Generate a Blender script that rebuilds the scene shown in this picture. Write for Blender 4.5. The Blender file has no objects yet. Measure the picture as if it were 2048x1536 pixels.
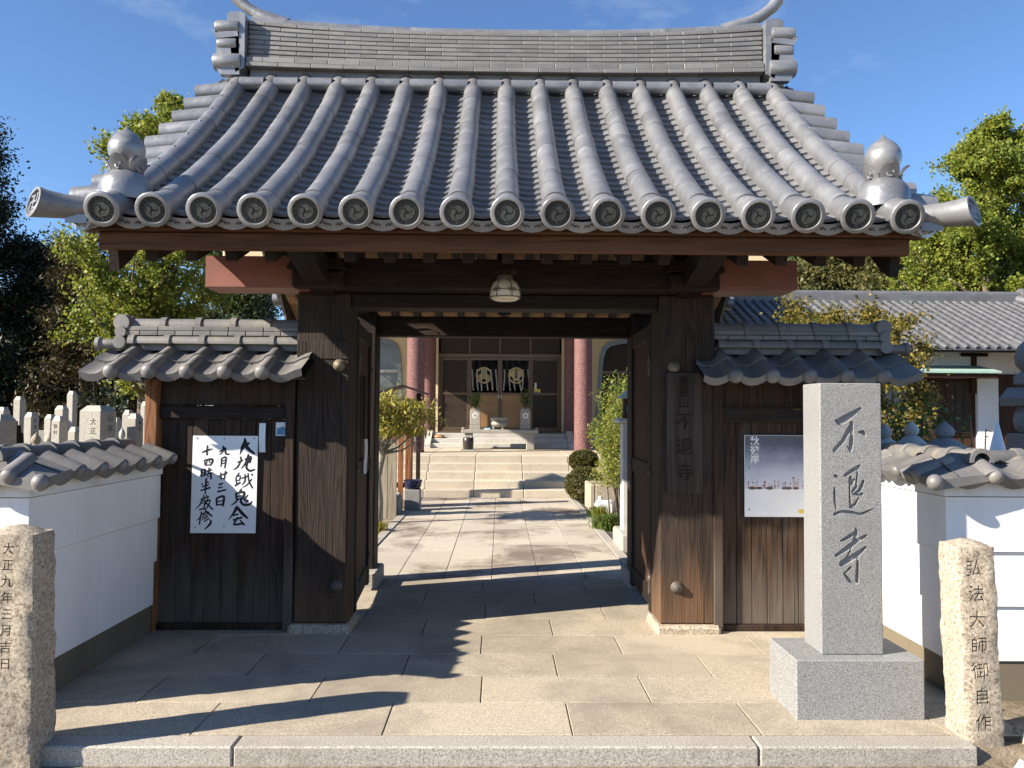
import bpy, bmesh, math, random
import numpy as np
from mathutils import Vector, Matrix, Euler

random.seed(7)
R = math.radians
PI = math.pi
scene = bpy.context.scene
col = scene.collection

# ------------------------------------------------------------------ camera
cam_d = bpy.data.cameras.new('camera')
cam = bpy.data.objects.new('camera', cam_d)
col.objects.link(cam)
cam_d.sensor_width = 36.0
cam_d.lens = 29.1
cam_d.clip_start = 0.05
cam_d.clip_end = 3000
PITCH, YAW, ROLL = R(2.07), R(0.83), R(0.35)
cam.matrix_world = (Matrix.Translation((0, 0, 1.5)) @ Matrix.Rotation(-YAW, 4, 'Z')
                    @ Matrix.Rotation(PI / 2 + PITCH, 4, 'X') @ Matrix.Rotation(ROLL, 4, 'Z'))
scene.camera = cam

# ------------------------------------------------------------------ world and sun
SUN = Vector((-1.68, -0.665, 1.01)).normalized()
world = bpy.data.worlds.new('World')
scene.world = world
world.use_nodes = True
wn = world.node_tree
wn.nodes.clear()
wo = wn.nodes.new('ShaderNodeOutputWorld')
wb = wn.nodes.new('ShaderNodeBackground')
sky = wn.nodes.new('ShaderNodeTexSky')
sky.sky_type = 'NISHITA'
sky.sun_disc = False
sky.sun_elevation = math.asin(SUN.z)
sky.sun_rotation = math.atan2(SUN.x, SUN.y) % (2 * PI)
sky.altitude = 50
sky.air_density = 0.85
sky.dust_density = 0.05
sky.ozone_density = 6.0
wb.inputs['Strength'].default_value = 0.085
tcw = wn.nodes.new('ShaderNodeTexCoord')
mpw = wn.nodes.new('ShaderNodeMapping'); mpw.inputs['Scale'].default_value = (1.6, 1.6, 4.5)
wn.links.new(tcw.outputs['Generated'], mpw.inputs['Vector'])
cn = wn.nodes.new('ShaderNodeTexNoise'); cn.inputs['Scale'].default_value = 2.6; cn.inputs['Detail'].default_value = 8; cn.inputs['Roughness'].default_value = 0.62
wn.links.new(mpw.outputs[0], cn.inputs['Vector'])
cr_ = wn.nodes.new('ShaderNodeValToRGB')
cr_.color_ramp.elements[0].position = 0.56; cr_.color_ramp.elements[0].color = (0, 0, 0, 1)
cr_.color_ramp.elements[1].position = 0.82; cr_.color_ramp.elements[1].color = (0.34, 0.34, 0.34, 1)
wn.links.new(cn.outputs['Fac'], cr_.inputs[0])
cm = wn.nodes.new('ShaderNodeMix'); cm.data_type = 'RGBA'
wn.links.new(cr_.outputs[0], cm.inputs[0]); wn.links.new(sky.outputs[0], cm.inputs[6]); cm.inputs[7].default_value = (4.6, 5.0, 5.6, 1)   # thin wisps of cloud
wn.links.new(cm.outputs[2], wb.inputs[0])
wn.links.new(wb.outputs[0], wo.inputs[0])

sun_d = bpy.data.lights.new('sun', 'SUN')
sun_d.energy = 5.0
sun_d.angle = R(0.53)
sun_d.color = (1.0, 0.90, 0.76)
sun = bpy.data.objects.new('sun', sun_d)
col.objects.link(sun)
sun.rotation_euler = (-SUN).to_track_quat('-Z', 'Y').to_euler()
sun.location = (-20, -6, 14)

scene.view_settings.view_transform = 'Standard'
scene.view_settings.look = 'None'
scene.view_settings.exposure = 1.28
scene.view_settings.gamma = 1.0
scene.render.engine = 'CYCLES'
scene.cycles.max_bounces = 6
scene.cycles.transparent_max_bounces = 8
scene.cycles.caustics_reflective = False
scene.cycles.caustics_refractive = False

# ------------------------------------------------------------------ materials
class NT:
    def __init__(s, name):
        s.m = bpy.data.materials.new(name)
        s.m.use_nodes = True
        s.t = s.m.node_tree
        s.n = s.t.nodes
        s.p = s.n['Principled BSDF']
        s.tc = s.n.new('ShaderNodeTexCoord')
        s.oi = s.n.new('ShaderNodeObjectInfo')
    def new(s, typ, **kw):
        k = s.n.new(typ)
        for a, b in kw.items():
            setattr(k, a, b)
        return k
    def link(s, a, b):
        s.t.links.new(a, b)
    def coords(s, scale=(1, 1, 1), rnd=True, src='Object'):
        mp = s.new('ShaderNodeMapping')
        mp.inputs['Scale'].default_value = scale
        if rnd:
            ml = s.new('ShaderNodeMath', operation='MULTIPLY')
            ml.inputs[1].default_value = 57.3
            s.link(s.oi.outputs['Random'], ml.inputs[0])
            ad = s.new('ShaderNodeVectorMath', operation='ADD')
            s.link(s.tc.outputs[src], ad.inputs[0])
            s.link(ml.outputs[0], ad.inputs[1])
            s.link(ad.outputs[0], mp.inputs['Vector'])
        else:
            s.link(s.tc.outputs[src], mp.inputs['Vector'])
        return mp.outputs[0]
    def noise(s, co, scale, detail=4, rough=0.55, dist=0.0):
        k = s.new('ShaderNodeTexNoise')
        k.inputs['Scale'].default_value = scale
        k.inputs['Detail'].default_value = detail
        k.inputs['Roughness'].default_value = rough
        k.inputs['Distortion'].default_value = dist
        s.link(co, k.inputs['Vector'])
        return k.outputs['Fac']
    def ramp(s, fac, stops, interp='LINEAR'):
        k = s.new('ShaderNodeValToRGB')
        cr = k.color_ramp
        cr.interpolation = interp
        while len(cr.elements) < len(stops):
            cr.elements.new(0.5)
        for e, (p, c) in zip(cr.elements, stops):
            e.position = p
            e.color = (*c, 1) if len(c) == 3 else c
        s.link(fac, k.inputs[0])
        return k.outputs[0]
    def mix(s, fac, a, b, mode='MIX'):
        k = s.new('ShaderNodeMix', data_type='RGBA', blend_type=mode)
        for sock, val in ((k.inputs[0], fac), (k.inputs[6], a), (k.inputs[7], b)):
            if hasattr(val, 'is_linked'):
                s.link(val, sock)
            elif isinstance(val, (int, float)):
                sock.default_value = val
            else:
                sock.default_value = (*val, 1)
        return k.outputs[2]
    def math(s, op, a, b=0.0):
        k = s.new('ShaderNodeMath', operation=op)
        for sock, val in ((k.inputs[0], a), (k.inputs[1], b)):
            if hasattr(val, 'is_linked'):
                s.link(val, sock)
            else:
                sock.default_value = val
        return k.outputs[0]
    def rand_value(s, colr, amt):
        """per-object brightness variation"""
        v = s.math('ADD', s.math('MULTIPLY', s.oi.outputs['Random'], 2 * amt), 1 - amt)
        h = s.new('ShaderNodeHueSaturation')
        s.link(v, h.inputs['Value'])
        s.link(colr, h.inputs['Color'])
        return h.outputs[0]
    def bump(s, height, strength=0.3, dist=0.01):
        b = s.new('ShaderNodeBump')
        b.inputs['Strength'].default_value = strength
        b.inputs['Distance'].default_value = dist
        s.link(height, b.inputs['Height'])
        s.link(b.outputs[0], s.p.inputs['Normal'])
    def out(s, colr, rough=0.7, spec=0.5, metal=0.0):
        if hasattr(colr, 'is_linked'):
            s.link(colr, s.p.inputs['Base Color'])
        else:
            s.p.inputs['Base Color'].default_value = (*colr, 1)
        if hasattr(rough, 'is_linked'):
            s.link(rough, s.p.inputs['Roughness'])
        else:
            s.p.inputs['Roughness'].default_value = rough
        s.p.inputs['Specular IOR Level'].default_value = spec
        s.p.inputs['Metallic'].default_value = metal
        return s.m

def plain(name, c, rough=0.6, spec=0.5, metal=0.0, var=0.08, scale=6, bump=0.1):
    k = NT(name)
    co = k.coords()
    n = k.noise(co, scale, 5)
    lo = tuple(x * (1 - var * 2) for x in c)
    hi = tuple(min(1, x * (1 + var * 2)) for x in c)
    cc = k.ramp(n, [(0.3, lo), (0.7, hi)])
    if bump:
        k.bump(k.noise(co, scale * 12, 3), bump, 0.004)
    return k.out(cc, rough, spec, metal)

def tile_mat(name, lo, hi, stain, stain_amt, rough=0.42, metal=0.15, var=0.07):
    k = NT(name)
    co = k.coords()
    n1 = k.noise(co, 2.2, 4, 0.6)
    c = k.ramp(n1, [(0.32, lo), (0.68, hi)])
    n2 = k.noise(co, 9.0, 6, 0.7, 0.6)
    sm = k.ramp(n2, [(0.54, (0, 0, 0)), (0.72, (stain_amt,) * 3)])
    c = k.mix(sm, c, stain)
    n3 = k.noise(co, 42.0, 3, 0.6)
    dk = k.ramp(n3, [(0.62, (0, 0, 0)), (0.74, (0.38,) * 3)])
    c = k.mix(dk, c, tuple(x * 0.35 for x in lo))
    c = k.rand_value(c, var)
    rr = k.ramp(n2, [(0.3, (rough - 0.08,) * 3), (0.7, (rough + 0.2,) * 3)])
    k.bump(k.noise(co, 60, 4, 0.6), 0.22, 0.004)
    return k.out(c, rr, 0.5, metal)

M = {}
M['tile'] = tile_mat('roof_tile_grey', (0.195, 0.200, 0.212), (0.315, 0.317, 0.325), (0.40, 0.395, 0.385), 0.6, 0.31, 0.45)
M['tile_pan'] = tile_mat('pan_tile_grey', (0.16, 0.163, 0.17), (0.26, 0.26, 0.262), (0.31, 0.305, 0.29), 0.45, 0.40, 0.3)
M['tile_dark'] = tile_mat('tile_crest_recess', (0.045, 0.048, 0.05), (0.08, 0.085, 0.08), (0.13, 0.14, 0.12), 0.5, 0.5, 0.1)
M['tile_old'] = tile_mat('weathered_tile', (0.125, 0.122, 0.122), (0.22, 0.212, 0.20), (0.28, 0.24, 0.18), 0.75, 0.5, 0.15)
M['ridge'] = tile_mat('ridge_tile_grey', (0.155, 0.152, 0.150), (0.225, 0.22, 0.21), (0.27, 0.26, 0.23), 0.45, 0.5, 0.15, 0.13)
M['tile_house'] = tile_mat('house_tile_grey', (0.10, 0.105, 0.113), (0.155, 0.155, 0.163), (0.20, 0.20, 0.20), 0.4, 0.45, 0.15)

def wood_mat(name, dark, light, axis='Z', grain=13.0, weather=None, wamt=0.5, rough=0.75, bump=0.35, bleach=None):
    k = NT(name)
    st = {'X': (0.55, 7, 7), 'Y': (7, 0.55, 7), 'Z': (7, 7, 0.55)}[axis]
    fi = {'X': (2.0, 160, 160), 'Y': (160, 2.0, 160), 'Z': (160, 160, 2.0)}[axis]
    co = k.coords(st)
    cf = k.coords(fi)
    base = k.noise(co, 1.0, 3, 0.5, 0.4)
    rings = k.math('SINE', k.math('MULTIPLY', base, grain * 6.28))
    rings = k.math('ADD', k.math('MULTIPLY', rings, 0.5), 0.5)
    fine = k.noise(cf, 1.0, 3, 0.6)
    f = k.math('ADD', k.math('MULTIPLY', rings, 0.28), k.math('MULTIPLY', fine, 0.78))
    c = k.ramp(f, [(0.3, dark), (0.85, light)])
    if weather:
        wm = k.ramp(k.noise(k.coords({'X': (0.8, 3, 3), 'Y': (3, .8, 3), 'Z': (3, 3, .8)}[axis]), 1.4, 5, 0.65),
                    [(0.45, (0, 0, 0)), (0.68, (wamt,) * 3)])
        c = k.mix(wm, c, weather)
    if bleach:                                # greyed, worn foot of the timber
        bz, bw, bc = bleach
        sp = k.new('ShaderNodeSeparateXYZ'); k.link(k.tc.outputs['Object'], sp.inputs[0])
        nz = k.noise(k.coords((9, 9, 0.9)), 1.0, 4, 0.6)
        hh = k.math('ADD', sp.outputs['Z'], k.math('MULTIPLY', k.math('SUBTRACT', nz, 0.5), 0.9))
        bm = k.ramp(k.math('DIVIDE', k.math('SUBTRACT', hh, bz), bw), [(0.0, (0.8, 0.8, 0.8)), (1.0, (0, 0, 0))])
        c = k.mix(bm, c, k.mix(fine, tuple(x * 0.45 for x in bc), bc))
    crk = k.ramp(k.noise(k.coords({'X': (1.1, 34, 34), 'Y': (34, 1.1, 34), 'Z': (34, 34, 1.1)}[axis]), 1.0, 2, 0.5), [(0.30, (0.75,) * 3), (0.345, (0, 0, 0))])
    c = k.mix(crk, c, tuple(x * 0.4 for x in dark))          # drying splits
    c = k.rand_value(c, 0.18)
    k.bump(f, bump, 0.006)
    return k.out(c, rough, 0.3)

for ax in 'XYZ':
    M['wood' + ax] = wood_mat('aged_dark_timber_' + ax.lower(), (0.005, 0.0032, 0.0025), (0.024, 0.0135, 0.009), ax,
                              weather=(0.045, 0.032, 0.024), wamt=0.3)
    M['brown' + ax] = wood_mat('red_brown_timber_' + ax.lower(), (0.022, 0.009, 0.005), (0.075, 0.030, 0.014), ax,
                               weather=(0.05, 0.025, 0.015), wamt=0.4)
M['plank'] = wood_mat('weathered_plank', (0.009, 0.005, 0.003), (0.058, 0.028, 0.013), 'Z', 9, weather=(0.062, 0.05, 0.042), wamt=0.5, bleach=(-0.62, 0.42, (0.15, 0.125, 0.10)))
M['post'] = wood_mat('weathered_gate_post', (0.009, 0.006, 0.0045), (0.050, 0.031, 0.020), 'Z', 16, weather=(0.062, 0.047, 0.037), wamt=0.4, bump=0.6, bleach=(-1.10, 0.40, (0.17, 0.095, 0.05)))
M['sunlit_timber'] = wood_mat('sunlit_orange_timber', (0.11, 0.045, 0.018), (0.30, 0.13, 0.055), 'Z', 10)  # orange of the sunlight put into the timber colour
M['fascia'] = wood_mat('bounce_lit_fascia_timber', (0.062, 0.027, 0.013), (0.165, 0.074, 0.036), 'X', 6, weather=(0.13, 0.06, 0.03), wamt=0.4)  # lighter, warmer base colour carries the bounced sunlight
M['nameboard'] = wood_mat('grey_brown_board', (0.022, 0.016, 0.013), (0.062, 0.047, 0.040), 'Z', 5)
M['soffit'] = wood_mat('pale_soffit_board', (0.22, 0.13, 0.07), (0.42, 0.27, 0.15), 'Y', 8)
M['fence'] = wood_mat('grey_fence_board', (0.20, 0.17, 0.13), (0.40, 0.35, 0.27), 'Z', 6)

def granite(name, cols, scale=170, rough=0.62, blotch=None, bump=0.25, bscale=1.6, bamt=0.5, world=False, edge=(0.48, 0.70)):
    k = NT(name)
    co = k.coords(rnd=True)
    n = k.noise(co, scale, 2, 0.75)
    c = k.ramp(n, [(0.34, cols[0]), (0.44, cols[1]), (0.56, cols[2]), (0.66, cols[3])])
    if blotch:
        bco = k.new('ShaderNodeNewGeometry').outputs['Position'] if world else co
        bm = k.ramp(k.noise(bco, bscale, 7, 0.68, 0.5), [(edge[0], (0, 0, 0)), (edge[1], (bamt,) * 3)])
        c = k.mix(bm, c, blotch)
    c = k.rand_value(c, 0.11)
    k.bump(n, bump, 0.003)
    return k.out(c, rough, 0.4)

M['granite'] = granite('grey_granite', [(0.06, 0.063, 0.066), (0.18, 0.185, 0.187), (0.255, 0.255, 0.25), (0.40, 0.395, 0.38)], 210, blotch=(0.16, 0.16, 0.155), bamt=0.4, bscale=2.0)
M['paving'] = granite('beige_paving_granite', [(0.22, 0.18, 0.13), (0.36, 0.31, 0.235), (0.45, 0.39, 0.30), (0.54, 0.48, 0.385)], 130, 0.75,
                      blotch=(0.225, 0.20, 0.16), bamt=0.8, bscale=1.3, world=True, edge=(0.45, 0.66))
M['path'] = granite('stained_path_granite', [(0.30, 0.26, 0.21), (0.42, 0.37, 0.30), (0.50, 0.45, 0.37), (0.57, 0.52, 0.44)], 130, 0.75,
                    blotch=(0.145, 0.105, 0.085), bamt=0.85, bscale=0.9, world=True, edge=(0.49, 0.62))
M['kerb'] = granite('kerb_granite', [(0.17, 0.16, 0.14), (0.31, 0.285, 0.25), (0.40, 0.37, 0.325), (0.50, 0.47, 0.42)], 120, 0.8,
                    blotch=(0.23, 0.20, 0.16), bamt=0.5, bscale=2.5)
M['oldstone'] = granite('old_weathered_stone', [(0.17, 0.13, 0.09), (0.33, 0.275, 0.205), (0.43, 0.37, 0.285), (0.53, 0.47, 0.375)], 75, 0.85,
                        blotch=(0.22, 0.19, 0.15), bamt=0.55, bscale=5, bump=0.7)
M['stepstone'] = granite('cream_step_stone', [(0.33, 0.28, 0.21), (0.46, 0.40, 0.31), (0.54, 0.48, 0.38), (0.60, 0.54, 0.44)], 90, 0.75,
                         blotch=(0.30, 0.26, 0.20), bamt=0.5, bscale=2.2)
M['grave'] = granite('gravestone_granite', [(0.15, 0.14, 0.12), (0.28, 0.262, 0.222), (0.35, 0.328, 0.28), (0.43, 0.405, 0.355)], 110, 0.6,
                     blotch=(0.34, 0.32, 0.27), bamt=0.5, bscale=3)
M['dolomite'] = granite('pale_lantern_stone', [(0.33, 0.32, 0.29), (0.46, 0.45, 0.42), (0.54, 0.53, 0.50), (0.62, 0.60, 0.56)], 110, 0.8,
                        blotch=(0.28, 0.27, 0.23), bamt=0.5, bscale=4)
M['grout'] = plain('paving_joint_sand', (0.07, 0.06, 0.045), 0.95, var=0.2)

def plaster(name, c, dirt, amt):
    k = NT(name)
    co = k.coords(rnd=False)
    m = k.ramp(k.noise(k.coords((1, 1, 0.35), rnd=False), 2.2, 6, 0.65), [(0.5, (0, 0, 0)), (0.78, (amt,) * 3)])
    c = k.mix(m, c, dirt)
    stk = k.ramp(k.noise(k.coords((14, 14, 0.7), rnd=False), 1.0, 5, 0.6), [(0.58, (0, 0, 0)), (0.80, (amt * 0.9,) * 3)])
    c = k.mix(stk, c, dirt)
    k.bump(k.noise(co, 30, 4), 0.08, 0.004)
    return k.out(c, 0.8, 0.3)
M['plaster'] = plaster('white_plaster', (0.80, 0.80, 0.79), (0.55, 0.52, 0.47), 0.35)
M['plaster_top'] = plaster('rain_stained_plaster', (0.78, 0.775, 0.755), (0.42, 0.34, 0.25), 0.62)
M['wallbase'] = plaster('mossy_wall_base', (0.16, 0.135, 0.095), (0.07, 0.06, 0.045), 0.7)
M['cream'] = plaster('cream_plaster', (0.62, 0.50, 0.31), (0.5, 0.4, 0.25), 0.3)
M['copper'] = plain('oxidised_copper_sheet', (0.25, 0.105, 0.083), 0.5, 0.5, 0.2, var=0.12, scale=3, bump=0.05)
M['verdigris'] = plain('green_copper_roof', (0.33, 0.47, 0.41), 0.6, 0.4, 0.0, var=0.06)
k = NT('red_terrazzo_column')
co = k.coords()
cc = k.ramp(k.noise(co, 60, 2, 0.7), [(0.36, (0.072, 0.03, 0.03)), (0.5, (0.165, 0.072, 0.066)), (0.66, (0.28, 0.16, 0.145))])
k.bump(k.noise(co, 60, 2), 0.3, 0.004)
M['column'] = k.out(cc, 0.7, 0.4)
M['bronze'] = plain('bronze_aluminium', (0.17, 0.115, 0.075), 0.38, 0.5, 0.55, var=0.04, bump=0.0)
M['darkpane'] = plain('dark_frosted_pane', (0.045, 0.033, 0.024), 0.5, 0.2, 0.0, var=0.12, scale=20, bump=0.15)
M['doorpanel'] = plain('amber_door_panel', (0.30, 0.17, 0.075), 0.35, 0.5, 0.1, var=0.12, scale=2, bump=0.03)
M['greypane'] = plain('grey_window_pane', (0.13, 0.145, 0.14), 0.25, 0.6, 0.0, var=0.2, scale=2, bump=0.03)
M['curtain'] = plain('navy_curtain', (0.012, 0.010, 0.014), 0.9, 0.1, var=0.2)
M['gold'] = plain('gold_crest_cloth', (0.85, 0.68, 0.28), 0.5, 0.5, 0.0, var=0.08)
M['white_streak'] = plain('white_cord', (0.75, 0.73, 0.70), 0.8, var=0.04)  # painted reflections on the door curtains
M['ink'] = plain('black_ink', (0.012, 0.012, 0.018), 0.6, 0.3, var=0.2, scale=40, bump=0)
M['faded_ink'] = plain('grey_carved_ink', (0.10, 0.095, 0.085), 0.8, 0.3, var=0.2, bump=0)
M['gold_ink'] = plain('dark_gilt_ink', (0.020, 0.014, 0.010), 0.8, 0.2, var=0.2, bump=0)
M['paper'] = plain('white_paper', (0.78, 0.79, 0.80), 0.7, 0.3, var=0.02, scale=3, bump=0.02)
M['iron'] = plain('rusted_iron', (0.10, 0.085, 0.07), 0.6, 0.5, 0.3, var=0.2, scale=30, bump=0.2)
M['ironlight'] = plain('worn_metal_boss', (0.15, 0.12, 0.085), 0.6, 0.5, 0.2, var=0.3, scale=30, bump=0.2)
M['blueglaze'] = plain('blue_glazed_pot', (0.018, 0.02, 0.055), 0.2, 0.6, var=0.1, bump=0)
M['potblack'] = plain('dark_brown_jar', (0.035, 0.025, 0.02), 0.3, 0.5, var=0.2, bump=0)
M['milk'] = plain('milk_glass', (0.62, 0.57, 0.44), 0.35, 0.5, var=0.05, bump=0)
M['blueprint'] = plain('blue_sticker_print', (0.07, 0.22, 0.42), 0.4, var=0.25, scale=60, bump=0)
M['cyan'] = plain('cyan_plastic', (0.03, 0.42, 0.75), 0.4, var=0.03, bump=0)
M['white'] = plain('white_painted', (0.78, 0.78, 0.77), 0.5, var=0.03, bump=0)
M['yellow'] = plain('yellow_print', (0.72, 0.50, 0.06), 0.6, var=0.06, bump=0)
M['redprint'] = plain('rust_red_print', (0.36, 0.10, 0.05), 0.6, var=0.2, scale=60, bump=0)
M['bark'] = wood_mat('tree_bark', (0.055, 0.042, 0.03), (0.16, 0.13, 0.095), 'Z', 5, bump=0.8)
M['bark_pale'] = wood_mat('lichened_bark', (0.13, 0.11, 0.08), (0.38, 0.36, 0.29), 'Z', 5, bump=0.8)
M['drystalk'] = plain('dry_stalk', (0.30, 0.18, 0.10), 0.8, var=0.2)
k = NT('clear_door_glass')
tr = k.new('ShaderNodeBsdfTransparent'); tr.inputs[0].default_value = (0.95, 0.94, 0.92, 1)
gl = k.new('ShaderNodeBsdfGlossy'); gl.inputs['Roughness'].default_value = 0.03
fr = k.new('ShaderNodeFresnel'); fr.inputs['IOR'].default_value = 1.22
mx = k.new('ShaderNodeMixShader')
k.link(fr.outputs[0], mx.inputs[0]); k.link(tr.outputs[0], mx.inputs[1]); k.link(gl.outputs[0], mx.inputs[2])
k.link(mx.outputs[0], k.n['Material Output'].inputs[0])
M['glass'] = k.m

def leaf_mat(name, cols, trans=0.35, tcol=None, rough=0.5):
    k = NT(name)
    ge = k.new('ShaderNodeNewGeometry')
    co = k.coords(rnd=False)
    big = k.noise(co, 0.9, 3, 0.6)
    f = k.math('ADD', k.math('MULTIPLY', ge.outputs['Random Per Island'], 0.6), k.math('MULTIPLY', big, 0.4))
    c = k.ramp(f, [(0.15, cols[0]), (0.5, cols[1]), (0.85, cols[2])])
    k.out(c, rough, 0.35)
    t = k.new('ShaderNodeBsdfTranslucent')
    hs = k.new('ShaderNodeHueSaturation'); hs.inputs['Value'].default_value = 1.35; hs.inputs['Hue'].default_value = 0.49
    k.link(c, hs.inputs['Color']); k.link(hs.outputs[0], t.inputs[0])
    ms = k.new('ShaderNodeMixShader'); ms.inputs[0].default_value = trans
    k.link(k.p.outputs[0], ms.inputs[1]); k.link(t.outputs[0], ms.inputs[2])
    k.link(ms.outputs[0], k.n['Material Output'].inputs[0])
    return k.m
M['ginkgo'] = leaf_mat('ginkgo_leaves', [(0.085, 0.125, 0.018), (0.17, 0.215, 0.03), (0.31, 0.31, 0.05)], 0.4)
M['evergreen'] = leaf_mat('dark_evergreen_leaves', [(0.008, 0.015, 0.008), (0.016, 0.027, 0.012), (0.032, 0.045, 0.018)], 0.15)
M['cedar'] = leaf_mat('brown_cedar_leaves', [(0.025, 0.025, 0.010), (0.05, 0.042, 0.014), (0.095, 0.07, 0.02)], 0.2)
M['hill_leaf'] = leaf_mat('hillside_leaves', [(0.045, 0.055, 0.016), (0.10, 0.105, 0.03), (0.19, 0.16, 0.05)], 0.3)
M['hill_leaf_dark'] = leaf_mat('hillside_green_leaves', [(0.025, 0.045, 0.018), (0.05, 0.08, 0.03), (0.10, 0.13, 0.045)], 0.3)
M['maple'] = leaf_mat('maple_leaves', [(0.05, 0.06, 0.012), (0.13, 0.12, 0.02), (0.30, 0.20, 0.03)], 0.35)
M['pruned'] = leaf_mat('yellow_green_leaves', [(0.13, 0.14, 0.02), (0.29, 0.27, 0.04), (0.46, 0.38, 0.09)], 0.35)
M['nandina'] = leaf_mat('nandina_leaves', [(0.08, 0.14, 0.02), (0.18, 0.24, 0.04), (0.38, 0.28, 0.06)], 0.35)
M['box'] = leaf_mat('clipped_box_leaves', [(0.035, 0.045, 0.012), (0.085, 0.085, 0.022), (0.15, 0.13, 0.035)], 0.2)
M['green'] = leaf_mat('fresh_green_leaves', [(0.025, 0.06, 0.012), (0.06, 0.12, 0.02), (0.13, 0.18, 0.03)], 0.3)
M['grass'] = leaf_mat('grass_blades', [(0.05, 0.11, 0.02), (0.11, 0.19, 0.03), (0.33, 0.25, 0.08)], 0.3)
# ------------------------------------------------------------------ mesh helpers
WL = {}                       # world location of every unrotated parent

class MB:
    def __init__(s):
        s.v, s.f, s.mi = [], [], []
    def add(s, vs, fs, mi=0, mat=None):
        o = len(s.v)
        if mat is not None:
            vs = [mat @ Vector(p) for p in vs]
        s.v += [tuple(p) for p in vs]
        s.f += [tuple(i + o for i in f) for f in fs]
        s.mi += [mi] * len(fs)
        return s
    def box(s, x0, x1, y0, y1, z0, z1, b=0.0, mi=0, mat=None):
        c = ((x0 + x1) / 2, (y0 + y1) / 2, (z0 + z1) / 2)
        h = (abs(x1 - x0) / 2, abs(y1 - y0) / 2, abs(z1 - z0) / 2)
        b = min(b, min(h) * 0.9)
        if b <= 0:
            vs = [(c[0] + a * h[0], c[1] + d * h[1], c[2] + e * h[2]) for a in (-1, 1) for d in (-1, 1) for e in (-1, 1)]
            fs = [(0, 1, 3, 2), (4, 6, 7, 5), (0, 4, 5, 1), (2, 3, 7, 6), (0, 2, 6, 4), (1, 5, 7, 3)]
            return s.add(vs, fs, mi, mat)
        idx, vs = {}, []
        for sx in (-1, 1):
            for sy in (-1, 1):
                for sz in (-1, 1):
                    sg = (sx, sy, sz)
                    for a in range(3):
                        idx[(sg, a)] = len(vs)
                        vs.append(tuple(c[i] + sg[i] * (h[i] - (0 if i == a else b)) for i in range(3)))
        fs = []
        for a in range(3):
            o1, o2 = [i for i in range(3) if i != a]
            for sg in (-1, 1):
                q = []
                for e1, e2 in ((-1, -1), (1, -1), (1, 1), (-1, 1)):
                    t = [0, 0, 0]; t[a] = sg; t[o1] = e1; t[o2] = e2
                    q.append(idx[(tuple(t), a)])
                fs.append(q)
        for a in range(3):
            for b2 in range(a + 1, 3):
                cc = 3 - a - b2
                for sa in (-1, 1):
                    for sb in (-1, 1):
                        t = [0, 0, 0]; t[a] = sa; t[b2] = sb
                        t1 = list(t); t1[cc] = -1
                        t2 = list(t); t2[cc] = 1
                        fs.append([idx[(tuple(t1), a)], idx[(tuple(t2), a)], idx[(tuple(t2), b2)], idx[(tuple(t1), b2)]])
        for sx in (-1, 1):
            for sy in (-1, 1):
                for sz in (-1, 1):
                    fs.append([idx[((sx, sy, sz), a)] for a in range(3)])
        out = []
        C = Vector(c)
        for f in fs:
            p = [Vector(vs[i]) for i in f]
            n = (p[1] - p[0]).cross(p[2] - p[0])
            m = sum(p, Vector()) / len(p) - C
            out.append(tuple(f) if n.dot(m) > 0 else tuple(reversed(f)))
        return s.add(vs, out, mi, mat)
    def lathe(s, prof, n=16, mat=None, mi=0, a0=0.0, a1=2 * PI):
        full = abs(a1 - a0 - 2 * PI) < 1e-6
        k = n if full else n + 1
        vs, fs = [], []
        for r, z in prof:
            for i in range(k):
                a = a0 + (a1 - a0) * i / n
                vs.append((r * math.cos(a), r * math.sin(a), z))
        for j in range(len(prof) - 1):
            for i in range(n):
                i2 = (i + 1) % k if full else i + 1
                fs.append((j * k + i, j * k + i2, (j + 1) * k + i2, (j + 1) * k + i))
        return s.add(vs, fs, mi, mat)
    def tube(s, pts, rad, n=6, mi=0, cap=True):
        pts = [Vector(p) for p in pts]
        vs, fs = [], []
        up = Vector((0.13, 0.27, 1)).normalized()
        for i, p in enumerate(pts):
            d = (pts[min(i + 1, len(pts) - 1)] - pts[max(i - 1, 0)]).normalized()
            if abs(d.dot(up)) > 0.97:
                up = Vector((1, 0.2, 0.1)).normalized()
            a = d.cross(up).normalized()
            b = a.cross(d).normalized()
            r = rad[i] if isinstance(rad, (list, tuple)) else rad
            for j in range(n):
                t = 2 * PI * j / n
                vs.append(p + a * (r * math.cos(t)) + b * (r * math.sin(t)))
        for i in range(len(pts) - 1):
            for j in range(n):
                j2 = (j + 1) % n
                fs.append((i * n + j, (i + 1) * n + j, (i + 1) * n + j2, i * n + j2))
        if cap:
            fs.append(tuple(range(n)))
            fs.append(tuple(reversed(range((len(pts) - 1) * n, len(pts) * n))))
        return s.add(vs, fs, mi)
    def prism(s, poly, axis, a0, a1, mi=0, mat=None):
        """poly: 2D points in the plane of the two other axes (order x,y,z without axis)"""
        n = len(poly)
        def P(p, a):
            if axis == 'x': return (a, p[0], p[1])
            if axis == 'y': return (p[0], a, p[1])
            return (p[0], p[1], a)
        vs = [P(p, a0) for p in poly] + [P(p, a1) for p in poly]
        fs = [tuple(range(n)), tuple(reversed(range(n, 2 * n)))]
        for i in range(n):
            j = (i + 1) % n
            fs.append((i, i + n, j + n, j))
        return s.add(vs, fs, mi, mat)
    def sphere(s, c, r, nu=14, nv=8, sc=(1, 1, 1), mi=0, half=False):
        prof = []
        lo = 0.0 if half else -PI / 2
        for j in range(nv + 1):
            t = lo + (PI / 2 - lo) * j / nv
            prof.append((max(1e-5, math.cos(t)) * r, math.sin(t) * r))
        return s.lathe(prof, nu, Matrix.Translation(c) @ Matrix.Diagonal((*sc, 1)), mi)
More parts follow.
